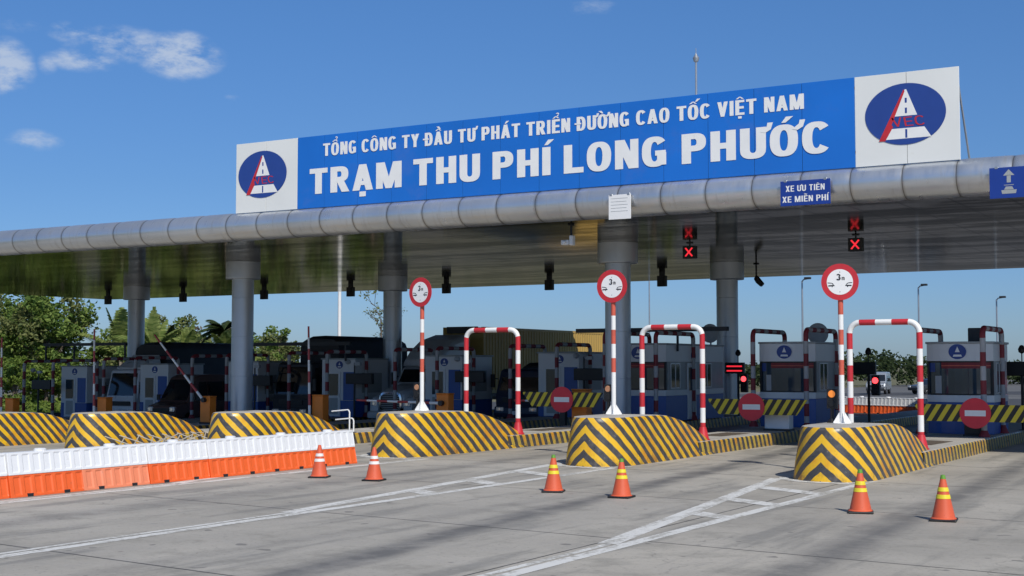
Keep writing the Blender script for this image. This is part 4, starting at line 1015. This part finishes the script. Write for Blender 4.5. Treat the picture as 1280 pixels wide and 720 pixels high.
c3 = cone('orange cone with white bands right of the water barrier end', 'cone_white', None, 'white-banded cones', .25); c3.location = (-17.80, 24.2, 0)
dup(c3, (-19.35, 24.25, 0), .4, 'orange cone with white bands in front of the water barriers')

# pale folding lattice leaning on the nose, small white rails
t = thing('slat_lattice', 'pale crisscrossed slats leaning against a striped nose behind the barriers', 'slats', (-33.2, 33.6, 0))
b = MB()
for k in range(9):
    y = -2.6 + k*.62
    j = random.uniform(-.12,.12); b.tube([(-.12, y+j, .40+.05*random.random()), (.55, y+.75-j, .02)], .02, 5); b.tube([(-.10, y+.75, .36+.06*random.random()), (.50, y-.05+j, .03)], .02, 5)
b.build('slats', M['stick'], t)
b = MB()
for k in range(34): 
    y = random.uniform(-2.4, 3.8); x = random.uniform(.1, 1.1); a = random.uniform(-.5, .5)
    b.tube([(x, y, .05), (x+1.1*math.sin(a), y+1.2*math.cos(a), random.uniform(.06,.42))], .02, 5)
b.build('loose_sticks', M['stick'], t)
for x, y, w in ((-27.95, 36.6, 'taller'), (-27.55, 36.3, 'lower')):
    t = thing('pipe_rail', f'{w} bent white pipe rail beside the nose behind the barrier end', 'pipe rail', (x, y, .385 if w == 'taller' else .385))
    h = .72 if w == 'taller' else .45
    b = MB(); b.tube([(0,0,0),(0,0,h-.08),(-.03,0,h-.02),(-.08,0,h),(-.75,0,h-.06)], .024, 8); b.build('pipe', M['white'], t, smooth=True)
    b = MB(); b.box(-.08,.08,-.08,.08,0,.015); b.build('foot', M['galv'], t)
# ================================================================ VEHICLES (all face -y, origin on the ground under the nose)
M['veh_white'] = mat('truck_white_paint', (.74,.75,.76), .3, var=.04, dirt=(.36,.35,.33), dscale=1.5)
M['veh_grey'] = mat('truck_grey_paint', (.52,.53,.54), .3, .1, var=.04)
M['veh_silver'] = mat('silver_paint', (.42,.45,.48), .25, .5, var=.03)
M['veh_dark'] = mat('dark_vehicle_paint', (.04,.043,.048), .3, var=.1)
M['veh_maroon'] = mat('dark_brown_paint', (.11,.06,.05), .3, var=.1)
M['veh_navy'] = mat('navy_paint', (.02,.03,.06), .3, var=.1)
M['tarp'] = mat('black_tarpaulin', (.03,.031,.034), .65, var=.25, scale=2, bump=.6, bscale=5)
M['container'] = mat('ochre_container_paint', (.44,.29,.075), .5, var=.10, scale=.8, dirt=(.28,.17,.05), dscale=1.6, dth=.6)
def wheel(t, x, y, r=.5, w=.28):
    b = MB(); b.mx = Matrix.Translation((x, y, r)) @ Matrix.Rotation(math.pi/2, 4, 'Y')
    b.lathe([(0,-w/2),(r*.6,-w/2),(r*.93,-w/2),(r,-w/2+.04),(r,w/2-.04),(r*.93,w/2),(r*.6,w/2),(0,w/2)], 24); o = b.build('wheel', M['rubber'], t, smooth=True)
    b = MB(); b.mx = Matrix.Translation((x, y, r)) @ Matrix.Rotation(math.pi/2, 4, 'Y')
    for s in (-1, 1): b.lathe([(r*.58,s*(w/2+.002)),(r*.52,s*(w/2-.03)),(r*.2,s*(w/2-.02)),(.0,s*(w/2+.03))], 16)
    b.build('rim', M['galv'], o, smooth=True)
def body(t, name, prof, hw, m, ins=0.0, z_in=None, bevel=.05):
    """side outline (y,z) carried across the width; parts above z_in lean inwards by ins"""
    b = MB(); sec = []
    zt = max(p[1] for p in prof)
    def X(z): return hw - (ins*(z-z_in)/(zt-z_in) if z_in is not None and z > z_in else 0)
    for s in (-1, 1): sec.append([(s*X(z), y, z) for y, z in prof])
    b.loft(sec); return b.build(name, m, t, bevel=bevel, seg=3)
def lights(t, xs, y, z, w=.16, h=.11):
    for x in xs:
        b = MB(); b.box(x-w, x+w, y-.03, y+.06, z-h, z+h); o = b.build('headlight', M['lamp_glass'], t, bevel=.03)
        b = MB(); b.cyl((x,y-.035,z), (x,y-.05,z), h*.6, seg=14); b.build('lamp', M['chrome'], o)
def mirrors(t, hw, y, z, h=.5):
    for s in (-1, 1):
        b = MB(); b.tube([(s*hw, y, z+.1), (s*(hw+.22), y-.1, z+.12)], .025, 6); b.box(s*(hw+.24)-.1, s*(hw+.24)+.1, y-.13, y-.05, z-h/2, z+h/2); b.build('mirror', M['black'], t, bevel=.03)
def plate(t, y, z):
    b = MB(); b.box(-.24, .24, y-.012, y, z-.08, z+.08); b.build('number_plate', M['white'], t)

# light grey bonneted tractor with the ochre container
t = thing('container_truck', 'light grey bonneted tractor with a chrome-framed grille pulling an ochre container', 'truck', (-37.35, 51.8, 0))
def sec(y, hw, z0, z1, r=.16):
    return [(-hw,y,z0),(hw,y,z0),(hw,y,z1-r*1.6),(hw-r*.45,y,z1-r*.4),(hw-r*1.6,y,z1),(-hw+r*1.6,y,z1),(-hw+r*.45,y,z1-r*.4),(-hw,y,z1-r*1.6)]
b = MB(); b.loft([sec(.30,.70,.8,1.52), sec(.5,.80,.75,1.62), sec(1.2,.90,.75,1.76), sec(2.1,1.0,.75,1.90), sec(2.45,1.05,.75,1.94)]); b.build('bonnet', M['veh_grey'], t, bevel=.05, seg=3)
for s in (-1, 1):
    b = MB(); a = [(.22,.62),(.25,1.0),(.45,1.28),(.8,1.40),(1.5,1.40),(1.9,1.2),(2.1,.7),(1.75,.7),(1.6,1.02),(1.2,1.14),(.85,1.02),(.7,.62)]
    b.prism(a, 'x', s*.72, s*1.20); b.build('fender', M['veh_grey'], t, bevel=.05)
N = 28; se = lambda rx, rz, y, cz: [(x, y, z) for x, z in ring_pts(0, cz, rx, rz, 0, 360*(N-1)/N, N-1, 3.4)]
b = MB(); b.loft([se(.62,.46,.30,1.08), se(.64,.48,.20,1.08), se(.55,.39,.18,1.08)], caps=False); b.build('grille_frame', M['chrome'], t, smooth=True)
b = MB(); b.poly(se(.56,.40,.24,1.08), 0)
for k in range(9): z = .74+.085*k; hw = .53*(1-abs((z-1.08)/.40)**3.4)**(1/3.4) if abs(z-1.08) < .39 else .3; b.box(-hw, hw, .205, .225, z-.012, z+.012, 1)
b.build('grille', [M['black'], M['galv']], t)
b = MB(); b.prism([(.05,.30),(.02,.5),(.06,.62),(.30,.66),(.5,.66),(.5,.30)], 'x', -1.22, 1.22); b.build('bumper', M['veh_grey'], t, bevel=.06, seg=3)
b = MB(); b.box(-.6, .6, .0, .03, .36, .50); b.build('bumper_grille', M['black'], t)
lights(t, (-.95, .95), .22, 1.0, .20, .13)
body(t, 'cab', [(2.3,.7),(2.3,1.9),(2.75,2.62),(3.0,2.75),(5.3,2.75),(5.3,.7)], 1.16, M['veh_grey'], .06, 1.9)
b = MB(); b.add([(-1.04,2.33,1.98),(1.04,2.33,1.98),(.98,2.71,2.60),(-.98,2.71,2.60)], [(0,1,2,3)]); b.add([(-1.0,2.30,2.0),(1.0,2.30,2.0),(.95,2.68,2.58),(-.95,2.68,2.58)], [(0,1,2,3)])
b.build('windscreen', M['car_glass'], t)
for s in (-1, 1):
    b = MB(); X = s*1.165; b.add([(X,2.75,1.95),(X,3.75,1.95),(X-s*.035,3.75,2.5),(X-s*.035,3.0,2.5)], [(0,1,2,3)]); b.build('side_window', M['car_glass'], t)
b = MB(); rr = lambda y, hw, z1: [(-hw,y,2.74),(hw,y,2.74),(hw,y,z1-.25),(hw-.12,y,z1-.07),(hw-.32,y,z1),(-hw+.32,y,z1),(-hw+.12,y,z1-.07),(-hw,y,z1-.25)]
b.loft([rr(2.72,1.05,3.10), rr(3.2,1.08,3.55), rr(4.1,1.12,4.05), rr(5.3,1.15,4.32)]); b.build('roof_fairing', M['veh_grey'], t, bevel=.06, seg=3)
b = MB()
for k in range(5): b.box(-.62+.3*k-.06, -.62+.3*k+.06, 2.68, 2.75, 3.02, 3.08)
b.build('marker_lamps', M['flap'], t)
mirrors(t, 1.16, 2.5, 2.15, .6)
b = MB(); b.box(-.45,.45,.6,6.2,.55,.85); b.box(-.5,.5,5.6,20.2,1.02,1.32); b.box(-1.2,1.2,6.4,20.4,1.20,1.36); b.build('chassis', M['dark_steel'], t)
for y in (1.2, 4.4, 5.7):
    for s in (-1, 1): wheel(t, s*.98, y, .51, .3 if y < 2 else .5)
for y in (16.6, 17.9, 19.2):
    for s in (-1, 1): wheel(t, s*.95, y, .51, .5)
def ribs(t, y0, y1, z0, z1, hw, m, pitch=.28):
    b = MB(); n = int((y1-y0-.3)/pitch); st = (y1-y0-.3)/n; pts = [y0, y0+.15]
    side = [(y0, 0), (y0+.15, 0)]
    for k in range(n): a = y0+.15+st*k; side += [(a+.12*st, .035), (a+.5*st, .035), (a+.62*st, 0), (a+st, 0)]
    side += [(y1, 0)]
    plan = [(hw-d, y) for y, d in side] + [(-hw+d, y) for y, d in reversed(side)]
    b.prism(plan, 'z', z0+.14, z1-.12); c = b.build('container', m, t)
    b = MB()
    for s in (-1, 1):
        X = s*(hw+.004); b.box(min(X, X-s*.14), max(X, X-s*.14), y0-.004, y1+.004, z0, z0+.139); b.box(min(X, X-s*.14), max(X, X-s*.14), y0-.004, y1+.004, z1-.119, z1)
        for yy in (y0, y1): b.box(min(X, X-s*.16), max(X, X-s*.16), yy-.008 if yy == y0 else yy-.15, yy+.15 if yy == y0 else yy+.008, z0+.141, z1-.121)
    b.box(-hw, hw, y0+.01, y1-.01, z1-.10, z1-.02); b.build('corner_frame', m, c)
    b = MB(); b.box(-.9, .9, y0-.16, y0-.009, z1-.32, z1+.02); b.build('header_panel', M['dark_steel'], c)
    return c
ribs(t, 6.5, 20.5, 1.38, 4.72, 1.22, M['container'])
plate(t, .02, .42)

def box_truck(name, label, x, y, m, tarp_to, ztarp, fairing=True, cabm=None, cat='truck', hcab=2.65):
    t = thing(name, label, cat, (x, y, 0))
    body(t, 'cab', [(.10,.55),(.02,1.25),(.10,1.45),(.38,hcab-.08),(.6,hcab),(2.0,hcab),(2.0,.55)], 1.16, m, .09, 1.45)
    b = MB(); b.add([(-1.02,.10,1.52),(1.02,.10,1.52),(.95,.345,hcab-.22),(-.95,.345,hcab-.22)], [(0,1,2,3)]); b.build('windscreen', M['car_glass'], t)
    for s in (-1, 1):
        b = MB(); X = s*1.163; b.add([(X,.45,1.5),(X,1.5,1.5),(X-s*.06,1.5,hcab-.3),(X-s*.06,.62,hcab-.3)], [(0,1,2,3)]); b.build('side_window', M['car_glass'], t)
    b = MB(); b.box(-.75,.75,-.01,.05,.98,1.22)
    for k in range(3): b.box(-.72,.72,-.025,-.009,1.0+.08*k,1.03+.08*k)
    b.build('grille', M['black'], t)
    b = MB(); b.prism([(-.06,.32),(-.1,.5),(-.04,.80),(.5,.80),(.5,.32)], 'x', -1.18, 1.18); b.build('bumper', m, t, bevel=.05)
    lights(t, (-.86,.86), -.07, .68, .2, .1); plate(t, -.1, .52); mirrors(t, 1.14, .25, 1.95, .6)
    if fairing:
        b = MB(); b.loft([[(-.95,.55,hcab),(.95,.55,hcab),(.9,.62,hcab+.1),(-.9,.62,hcab+.1)], [(-1.1,1.95,hcab),(1.1,1.95,hcab),(1.0,1.9,hcab+.8),(-1.0,1.9,hcab+.8)]]); b.build('roof_fairing', m, t, bevel=.08)
    b = MB(); b.box(-.45,.45,.8,tarp_to,.6,.95); b.build('chassis', M['dark_steel'], t)
    b = MB(); n = 12; sect = []
    for k in range(n+1):
        yy = 2.25 + (tarp_to-2.25)*k/n; dz = (.06 if k % 2 else 0) - (.10 if k in (0, n) else 0); dx = -.02 if k % 2 else 0
        hw = 1.22+dx; zt = ztarp+dz; pr = [(-hw,1.0),(-hw,zt-.45),(-hw+.12,zt-.18),(-hw+.4,zt-.03),(0,zt),(hw-.4,zt-.03),(hw-.12,zt-.18),(hw,zt-.45),(hw,1.0)]
        sect.append([(p[0], yy, p[1]) for p in pr])
    b.loft(sect); b.build('covered_body', M['tarp'], t, smooth=True)
    for yy in (1.1, tarp_to-1.5, tarp_to-2.7):
        for s in (-1, 1): wheel(t, s*.98, yy, .5, .3 if yy < 2 else .5)
    return t
box_truck('covered_truck', 'white cab-over truck with a black tarpaulin body at the left', -55.6, 52.6, M['veh_white'], 9.4, 4.4, hcab=2.95)
box_truck('covered_truck', 'dark truck with bright headlamps beside the left front column', -43.35, 52.0, M['veh_dark'], 8.2, 4.35, fairing=False, hcab=3.05)
box_truck('light_truck', 'dark blue light truck waiting behind the third portal', -31.2, 53.2, M['veh_navy'], 6.0, 2.75, fairing=False, hcab=2.5)

def van(label, x, y, m, rz=0, L=5.7, H=2.58, hw=.99, glass_side=True, name='passenger_van'):
    t = thing(name, label, 'van', (x, y, 0), rz)
    prof = [(.05,.42),(.0,.75),(.10,1.02),(.85,1.22),(1.55,H-.16),(1.9,H-.03),(2.6,H),(L-.35,H-.02),(L-.08,H-.2),(L,1.1),(L-.02,.42)]
    body(t, 'body', prof, hw, m, .14, 1.15, .06)
    def lean(z): return hw - .14*(z-1.15)/(H-1.15)
    b = MB(); z0, z1 = 1.28, H-.27; f = lambda z: .85 + .70*(z-1.22)/(H-.16-1.22)
    b.add([(-lean(z0)+.08,f(z0)-.02,z0),(lean(z0)-.08,f(z0)-.02,z0),(lean(z1)-.08,f(z1)-.02,z1),(-lean(z1)+.08,f(z1)-.02,z1)], [(0,1,2,3)]); b.build('windscreen', M['car_glass'], t)
    for s in (-1, 1):
        e = 1.45
        for k, ln in enumerate((.8, 1.1, 1.1, .75)):
            if e + ln > L-.2: break
            b = MB(); a0 = e + (.12 if k == 0 else 0)
            zz0, zz1 = 1.25, H-.38; X0, X1 = s*(lean(zz0)+.006), s*(lean(zz1)+.006)
            b.add([(X0, e-.12 if k == 0 else e, zz0), (X0, e+ln, zz0), (X1, e+ln, zz1), (X1, a0+.18 if k == 0 else e, zz1)], [(0,1,2,3)]); b.build('side_window', M['car_glass'], t); e += ln + .06
    b = MB(); b.box(-.55,.55,-.015,.05,.70,.90)
    for k in range(3): b.box(-.53,.53,-.028,-.014,.72+.06*k,.745+.06*k)
    b.build('grille', M['black'], t)
    b = MB(); b.prism([(-.05,.34),(-.09,.5),(-.03,.66),(.4,.66),(.4,.34)], 'x', -hw+.02, hw-.02); b.build('bumper', M['veh_dark'], t, bevel=.05)
    lights(t, (-hw+.25, hw-.25), .03, .86, .17, .12); plate(t, -.09, .5); mirrors(t, hw-.02, 1.15, 1.42, .28)
    for yy in (.95, L-1.15):
        for s in (-1, 1): wheel(t, s*(hw-.12), yy, .36, .24)
    return t
van('dark brown passenger van in the left toll lane before the covered truck', -49.3, 49.3, M['veh_maroon'])
van('silver van on the far road seen through the nearest portal', -37.0, 131.5, M['veh_silver'], R(8), 4.9, 2.15, .92)
t = thing('parked_car', 'small dark car on the far road right of the silver van', 'car', (-33.0, 130.0, 0), R(-35))
body(t, 'body', [(.05,.35),(.0,.62),(.15,.78),(1.15,.93),(3.6,.95),(4.25,.88),(4.35,.6),(4.3,.35)], .85, M['veh_dark'], bevel=.06)
body(t, 'cabin', [(1.05,.93),(1.75,1.38),(2.1,1.44),(3.1,1.42),(3.85,.94)], .80, M['car_glass'], .16, .93, .04)
lights(t, (-.6,.6), .03, .7, .15, .08)
for yy in (.85, 3.45):
    for s in (-1, 1): wheel(t, s*.76, yy, .31, .2)

# ================================================================ POLES
t = thing('flood_mast', 'tall pale lighting mast rising behind the canopy at the middle left', 'mast', (-77.6, 100, 0))
b = MB(); b.cyl((0,0,0), (0,0,12.6), .20, .14, 14); b.build('pole', M['white'], t, smooth=True)
b = MB(); b.box(-.9,.9,-.1,.1,12.6,12.75); b.box(-.8,-.4,-.2,.2,12.76,12.95); b.box(.4,.8,-.2,.2,12.76,12.95); b.build('lamp_head', M['galv'], t)
def street_lamp(x, y, h, words, s=1, r=.06):
    t = thing('street_lamp', 'thin street lamp ' + words, 'street lamp', (x, y, 0), group='street lamps beyond the plaza')
    b = MB(); b.cyl((0,0,0), (0,0,h-.1), r*1.5, r, 10); b.tube([(0,0,h-.15),(s*.15,-.1,h),(s*.6,-.3,h+.05)], .05, 6); b.build('pole', M['galv'], t, smooth=True)
    b = MB(); b.box(min(s*.3,s*.8), max(s*.3,s*.8), -.5, -.2, h, h+.16); b.build('lamp_head', M['dark_steel'], t, bevel=.04)
street_lamp(-33.6, 100, 9.2, 'left of the nearest 3m sign')
street_lamp(-27.4, 110, 8.9, 'right of the nearest portal top')
street_lamp(-22.6, 116, 8.0, 'over the booth with the roof unit')
street_lamp(-46.3, 100, 13.2, 'right of the middle column, its head hidden by the canopy', r=.045)
t = thing('guard_rail', 'dark steel guard rail at the far left of the plaza', 'guard rail', (-75, 54.5, 0))
b = MB(); b.prism([(-.03,.55),(.03,.60),(-.03,.68),(.03,.76),(-.03,.82),(-.06,.82),(0,.76),(-.06,.68),(0,.60),(-.06,.55)], 'x', 0, 14.5); b.build('rail', M['dark_steel'], t)
for k in range(6): b = MB(); b.box(.3+2.7*k, .4+2.7*k, 0, .1, 0, .8); b.build('post', M['dark_steel'], t)

# ================================================================ TREES
def leaf_mat(name, a, c, sc_=.8, trans=.42):
    m = bpy.data.materials.new(name); m.use_nodes = True; n, l = m.node_tree.nodes, m.node_tree.links; b = n['Principled BSDF']
    g = n.new('ShaderNodeNewGeometry'); t = n.new('ShaderNodeTexCoord')
    k = nmath(m, 'ADD', nmath(m, 'MULTIPLY', nnoise(m, t.outputs['Object'], sc_, 4), .6), nmath(m, 'MULTIPLY', g.outputs['Random Per Island'], .4))
    col = nmix(m, nramp(m, k, .3, .7), a, c); l.new(col, b.inputs['Base Color']); b.inputs['Roughness'].default_value = .6; b.inputs['Specular IOR Level'].default_value = .25
    tr = n.new('ShaderNodeBsdfTranslucent'); l.new(col, tr.inputs['Color']); ms = n.new('ShaderNodeMixShader'); ms.inputs[0].default_value = trans
    l.new(b.outputs[0], ms.inputs[1]); l.new(tr.outputs[0], ms.inputs[2]); l.new(ms.outputs[0], n['Material Output'].inputs['Surface']); return m
M['leaf_a'] = leaf_mat('broadleaf_green', (.095,.17,.035), (.24,.32,.075))
M['leaf_b'] = leaf_mat('bright_leaf_green', (.10,.16,.022), (.20,.27,.05))
M['leaf_c'] = leaf_mat('dull_olive_leaf', (.12,.155,.05), (.26,.275,.10))
M['frond'] = leaf_mat('palm_frond_green', (.12,.18,.04), (.29,.34,.10), 1.5)
M['frond_dark'] = leaf_mat('dark_palm_frond', (.025,.05,.015), (.075,.10,.03), 1.5)
M['leaf_far'] = leaf_mat('far_dark_foliage', (.03,.05,.018), (.06,.085,.03), .15)
M['dry'] = leaf_mat('dry_brown_foliage', (.11,.085,.05), (.19,.15,.09), 1.0)
def leaves(b, c, rad, n, rng, size, flat=1.0):
    for _ in range(n):
        u = Vector((rng.gauss(0,1), rng.gauss(0,1), rng.gauss(0,1))).normalized()*rad*(rng.random()**.45); u.z *= flat
        p = c + u; s = size*rng.uniform(.6, 1.35)
        d = Vector((rng.gauss(0,1), rng.gauss(0,1), rng.gauss(0,.7))).normalized(); w = d.cross(Vector((rng.gauss(0,1), rng.gauss(0,1), rng.gauss(0,1)))).normalized()
        k = d.cross(w)*s*.18
        b.add([p-d*s*.5, p+w*s*.30+k, p+d*s*.5, p-w*s*.30+k], [(0,1,2),(0,2,3)])
def tree(label, x, y, h, w, mats, seed, n=34, per=95, size=.34, low=.22, group='trees beyond the canopy', name='broadleaf_tree', trunk=.2):
    h = h - gz(x); rng = random.Random(seed); t = thing(name, label, 'tree', (x, y, 0), group=group)
    cz, rz_ = h*(low+1)/2, h*(1-low)/2; C = []
    while len(C) < n:
        u = Vector((rng.uniform(-1,1), rng.uniform(-1,1), rng.uniform(-1,1)))
        if .25 < u.length < 1: C.append(Vector((u.x*w/2*.82, u.y*w/2*.82, cz + u.z*rz_*.84)))
    b = MB(); top = Vector((rng.uniform(-.3,.3), rng.uniform(-.3,.3), h*.72))
    b.cyl((0,0,-.05), (0,0,h*.3), trunk, trunk*.75, 10); b.cyl((0,0,h*.3), top, trunk*.75, trunk*.2, 8)
    for c in C[::2]:
        s = Vector((0,0,h*rng.uniform(.22,.5))); mid = s.lerp(c, .5) + Vector((0,0,-.25)); b.cyl(s, mid, trunk*.38, trunk*.22, 6); b.cyl(mid, c, trunk*.22, .015, 5)
    b.build('trunk', M['bark'], t, smooth=True)
    for mi, mm in enumerate(mats):
        b = MB()
        for i, c in enumerate(C):
            if i % len(mats) == mi: leaves(b, c, rng.uniform(.16,.27)*min(w, h*.9)*.62, per, rng, size, .8)
        b.build('crown', M[mm], t)
    return t
def palm(label, x, y, h, seed, nf=15, fl=2.6, fm='frond', up=.6, group='palms beyond the canopy', lean=.4):
    h = h - gz(x); rng = random.Random(seed); t = thing('palm_tree', label, 'palm', (x, y, 0), group=group)
    lx, ly = rng.uniform(-lean,lean), rng.uniform(-lean,lean)
    b = MB(); b.tube([(lx*k*k/36, ly*k*k/36, h*k/6) for k in range(7)], .13, 8); b.build('trunk', M['palmbark'], t, smooth=True)
    top = Vector((lx, ly, h)); b = MB()
    for i in range(nf):
        az = 2*math.pi*i/nf + rng.uniform(-.2,.2); el = rng.uniform(up-.5, up+.75); L = fl*rng.uniform(.8,1.15)
        d = Vector((math.cos(az)*math.cos(el), math.sin(az)*math.cos(el), math.sin(el))); P = []; v = d.copy(); p = top.copy(); n = 14
        for k in range(n+1): P.append(p.copy()); p = p + v*L/n; v = (v + Vector((0,0,-.085))).normalized()
        for k in range(n):
            a, c = P[k], P[k+1]; f = (c-a).normalized(); sd = f.cross(Vector((0,0,1)))
            sd = sd.normalized() if sd.length > .1 else Vector((1,0,0))
            b.add([a-sd*.02, c-sd*.018, c+sd*.018, a+sd*.02], [(0,1,2,3)])
            ll = L*.26*math.sin(math.pi*(k+1.2)/(n+1.6))
            for s in (-1, 1):
                for q in (0, .25, .5, .75):
                    o = a.lerp(c, q); tip = o + (sd*s*.8 + f*.55 + Vector((0,0,-.35-.2*rng.random())))*ll
                    b.add([o - f*.05, o + f*.05, o.lerp(tip, .6) + f*.06, tip, o.lerp(tip, .6) - f*.05], [(0,1,2,3,4)])
    b.build('crown', M[fm], t)
    return t
tree('tall dense tree filling the left edge of the picture', -109.5, 88, 12.5, 11, ['leaf_a','leaf_a','leaf_c'], 1, 64, 130, .46, .04)
tree('tall dense tree second from the left edge', -101.8, 87, 11.6, 9.5, ['leaf_a','leaf_a','leaf_c'], 2, 60, 130, .46, .04)
tree('bright green bush in front of the left trees', -92.5, 76, 3.6, 4.6, ['leaf_b','leaf_a'], 3, 22, 90, .32, .02)
tree('low bright bush at the left edge under the big tree', -99.0, 78, 4.4, 5.2, ['leaf_b','leaf_a'], 4, 24, 90, .32, .02)
tree('olive green tree right of the big left trees', -101.0, 96, 7.8, 6.0, ['leaf_c','leaf_a'], 5, 34, 95, .34, .08)
tree('dull olive tree behind the bright palm', -96.0, 100, 7.0, 5.6, ['leaf_c','dry'], 6, 30, 90, .34, .06)
tree('dark green bush behind the leftmost booth', -88.5, 84, 4.2, 5.2, ['leaf_a','leaf_c'], 7, 26, 90, .32, .03)
tree('brownish tree behind the covered truck', -88.6, 98, 7.0, 5.0, ['dry','leaf_c'], 8, 30, 90, .32, .06)
tree('brown dry tree left of the coconut palm', -85.0, 100, 6.6, 3.4, ['dry','leaf_c'], 9, 24, 80, .30, .08)
tree('mid green tree right of the left back column', -91.0, 94, 6.9, 5.2, ['frond','leaf_c'], 10, 30, 90, .32, .06)
tree('small round tree right of the left front column', -77.8, 92, 6.4, 4.2, ['leaf_c','leaf_a'], 12, 28, 90, .30, .12)
tree('low tree with bright foliage left of the pale mast', -74.0, 93, 5.3, 3.8, ['leaf_b','leaf_a'], 13, 26, 90, .30, .12)
tree('low hedge tree behind the grey tractor', -66.5, 90, 4.3, 6.5, ['leaf_c','leaf_b'], 14, 28, 80, .28, .05)
tree('low hedge tree behind the middle left booth', -71.5, 96, 4.2, 5.0, ['leaf_a','leaf_c'], 15, 26, 80, .28, .05)
tree('low hedge tree behind the covered truck roof', -82.5, 92, 5.0, 5.5, ['leaf_a','frond'], 16, 28, 80, .30, .05)
tree('small tree glimpsed behind the yellow container end', -44.0, 96, 3.5, 4.5, ['leaf_b','leaf_c'], 17, 24, 80, .28, .05)
palm('palm with tall bright upright fronds right of the left trees', -97.2, 92, 3.4, 21, 13, 4.6, 'frond', 1.15)
palm('palm with long fronds just right of the left back column', -91.2, 90, 3.6, 22, 13, 4.0, 'frond', 1.0)
palm('dark palm left of the left back column', -93.4, 94, 3.6, 26, 13, 3.6, 'frond_dark', .8)
palm('coconut palm with arching dark fronds left of the left front column', -83.2, 90, 5.5, 23, 20, 2.7, 'frond_dark', .35)
palm('low pale palm left of the coconut palm', -84.6, 87, 2.9, 24, 14, 3.2, 'frond', .8)
palm('low pale palm behind the left front column', -80.6, 88, 3.2, 25, 14, 2.9, 'frond', .7)
for i, (x, y, h, w, mm, wd) in enumerate(((-108, 108, 9.0, 8, ['leaf_c','leaf_a'], 'behind the big left trees'), (-102.5, 106, 8.0, 7, ['leaf_a','leaf_c'], 'behind the upright palm'), (-96.5, 107, 7.2, 7, ['leaf_a','dry'], 'behind the left back column'),
        (-103.5, 97, 7.2, 6, ['leaf_a','leaf_c'], 'just right of the big left trees'), (-90.5, 106, 6.3, 6.5, ['leaf_c','frond'], 'behind the coconut palm'), (-98, 84, 4.4, 5, ['leaf_a','leaf_b'], 'low before the upright palm'), (-86.0, 86, 4.0, 5, ['leaf_c','leaf_a'], 'low behind the covered truck'))):
    tree('dense leafy tree ' + wd, x, y, h, w, mm, 40+i, 34, 100, .42, .03)
# thin, nearly bare tree by the middle back column
t = thing('bare_tree', 'thin nearly leafless tree left of the middle back column', 'tree', (-66.0, 91, 0)); rng = random.Random(5)
b = MB(); tips = []
def branch(p, d, L, r, dep):
    q = p + d*L; b.cyl(p, q, r, r*.7, 6); tips.append(q)
    if dep:
        for _ in range(3 if dep > 1 else 2): branch(p.lerp(q, rng.uniform(.45, 1)), (d + Vector((rng.uniform(-.9,.9), rng.uniform(-.9,.9), rng.uniform(-.1,.6)))).normalized(), L*rng.uniform(.5,.75), r*.55, dep-1)
for s in (-.12, .1): branch(Vector((s,0,0)), Vector((s*.25, 0, 1)), 7.2, .09, 0)
for k in range(11):
    z = 2.6 + k*.5; branch(Vector((rng.choice((-.3,.25))*z/7.2, 0, z)), Vector((rng.uniform(-1,1), rng.uniform(-.8,.8), rng.uniform(.15,.7))).normalized(), rng.uniform(1.0,1.7), .035, 2)
b.build('trunk', M['bark'], t, smooth=True)
b = MB()
for q in tips[2:]: leaves(b, q, .28, rng.choice((0,2,5,9)), rng, .22)
for k in range(8): leaves(b, Vector((rng.uniform(-.5,.4), 0, rng.uniform(6.6,8.3))), .4, 14, rng, .24)
b.build('crown', M['leaf_c'], t)
# far wood along the horizon
rng = random.Random(9); b = MB()
for k in range(900):
    x = rng.uniform(-240, 90); y = rng.uniform(205, 235); h = 2.9 + 1.3*math.sin(x*.07) + .9*math.sin(x*.19+1) + rng.uniform(-.6,.8)
    for _ in range(2): leaves(b, Vector((x + rng.uniform(-1,1), y, gz(x) + rng.uniform(.35,1)*(h-gz(x))*.8)), 1.7, 24, rng, .8, .8)
o = b.build('far_wood', M['leaf_far']); tag(o, 'dark low line of far trees along the horizon', 'trees', kind='stuff')
rng = random.Random(19); b = MB()
for k in range(2600):
    x = rng.uniform(-125, -66); y = rng.uniform(66, 96)
    if x > -77 and y < 109: x -= 12
    leaves(b, Vector((x, y, gz(x)+.25)), .45, 3, rng, .45)
o = b.build('rough_grass', M['leaf_b']); tag(o, 'rough green grass and weeds left of the plaza', 'grass', kind='stuff')

# things on the falling ground at the left sit on it
for o in list(sc.objects):
    if o.parent is None and o.get('category') and o.location.x < -24 and o.location.z < 2: o.location.z += gz(o.location.x)
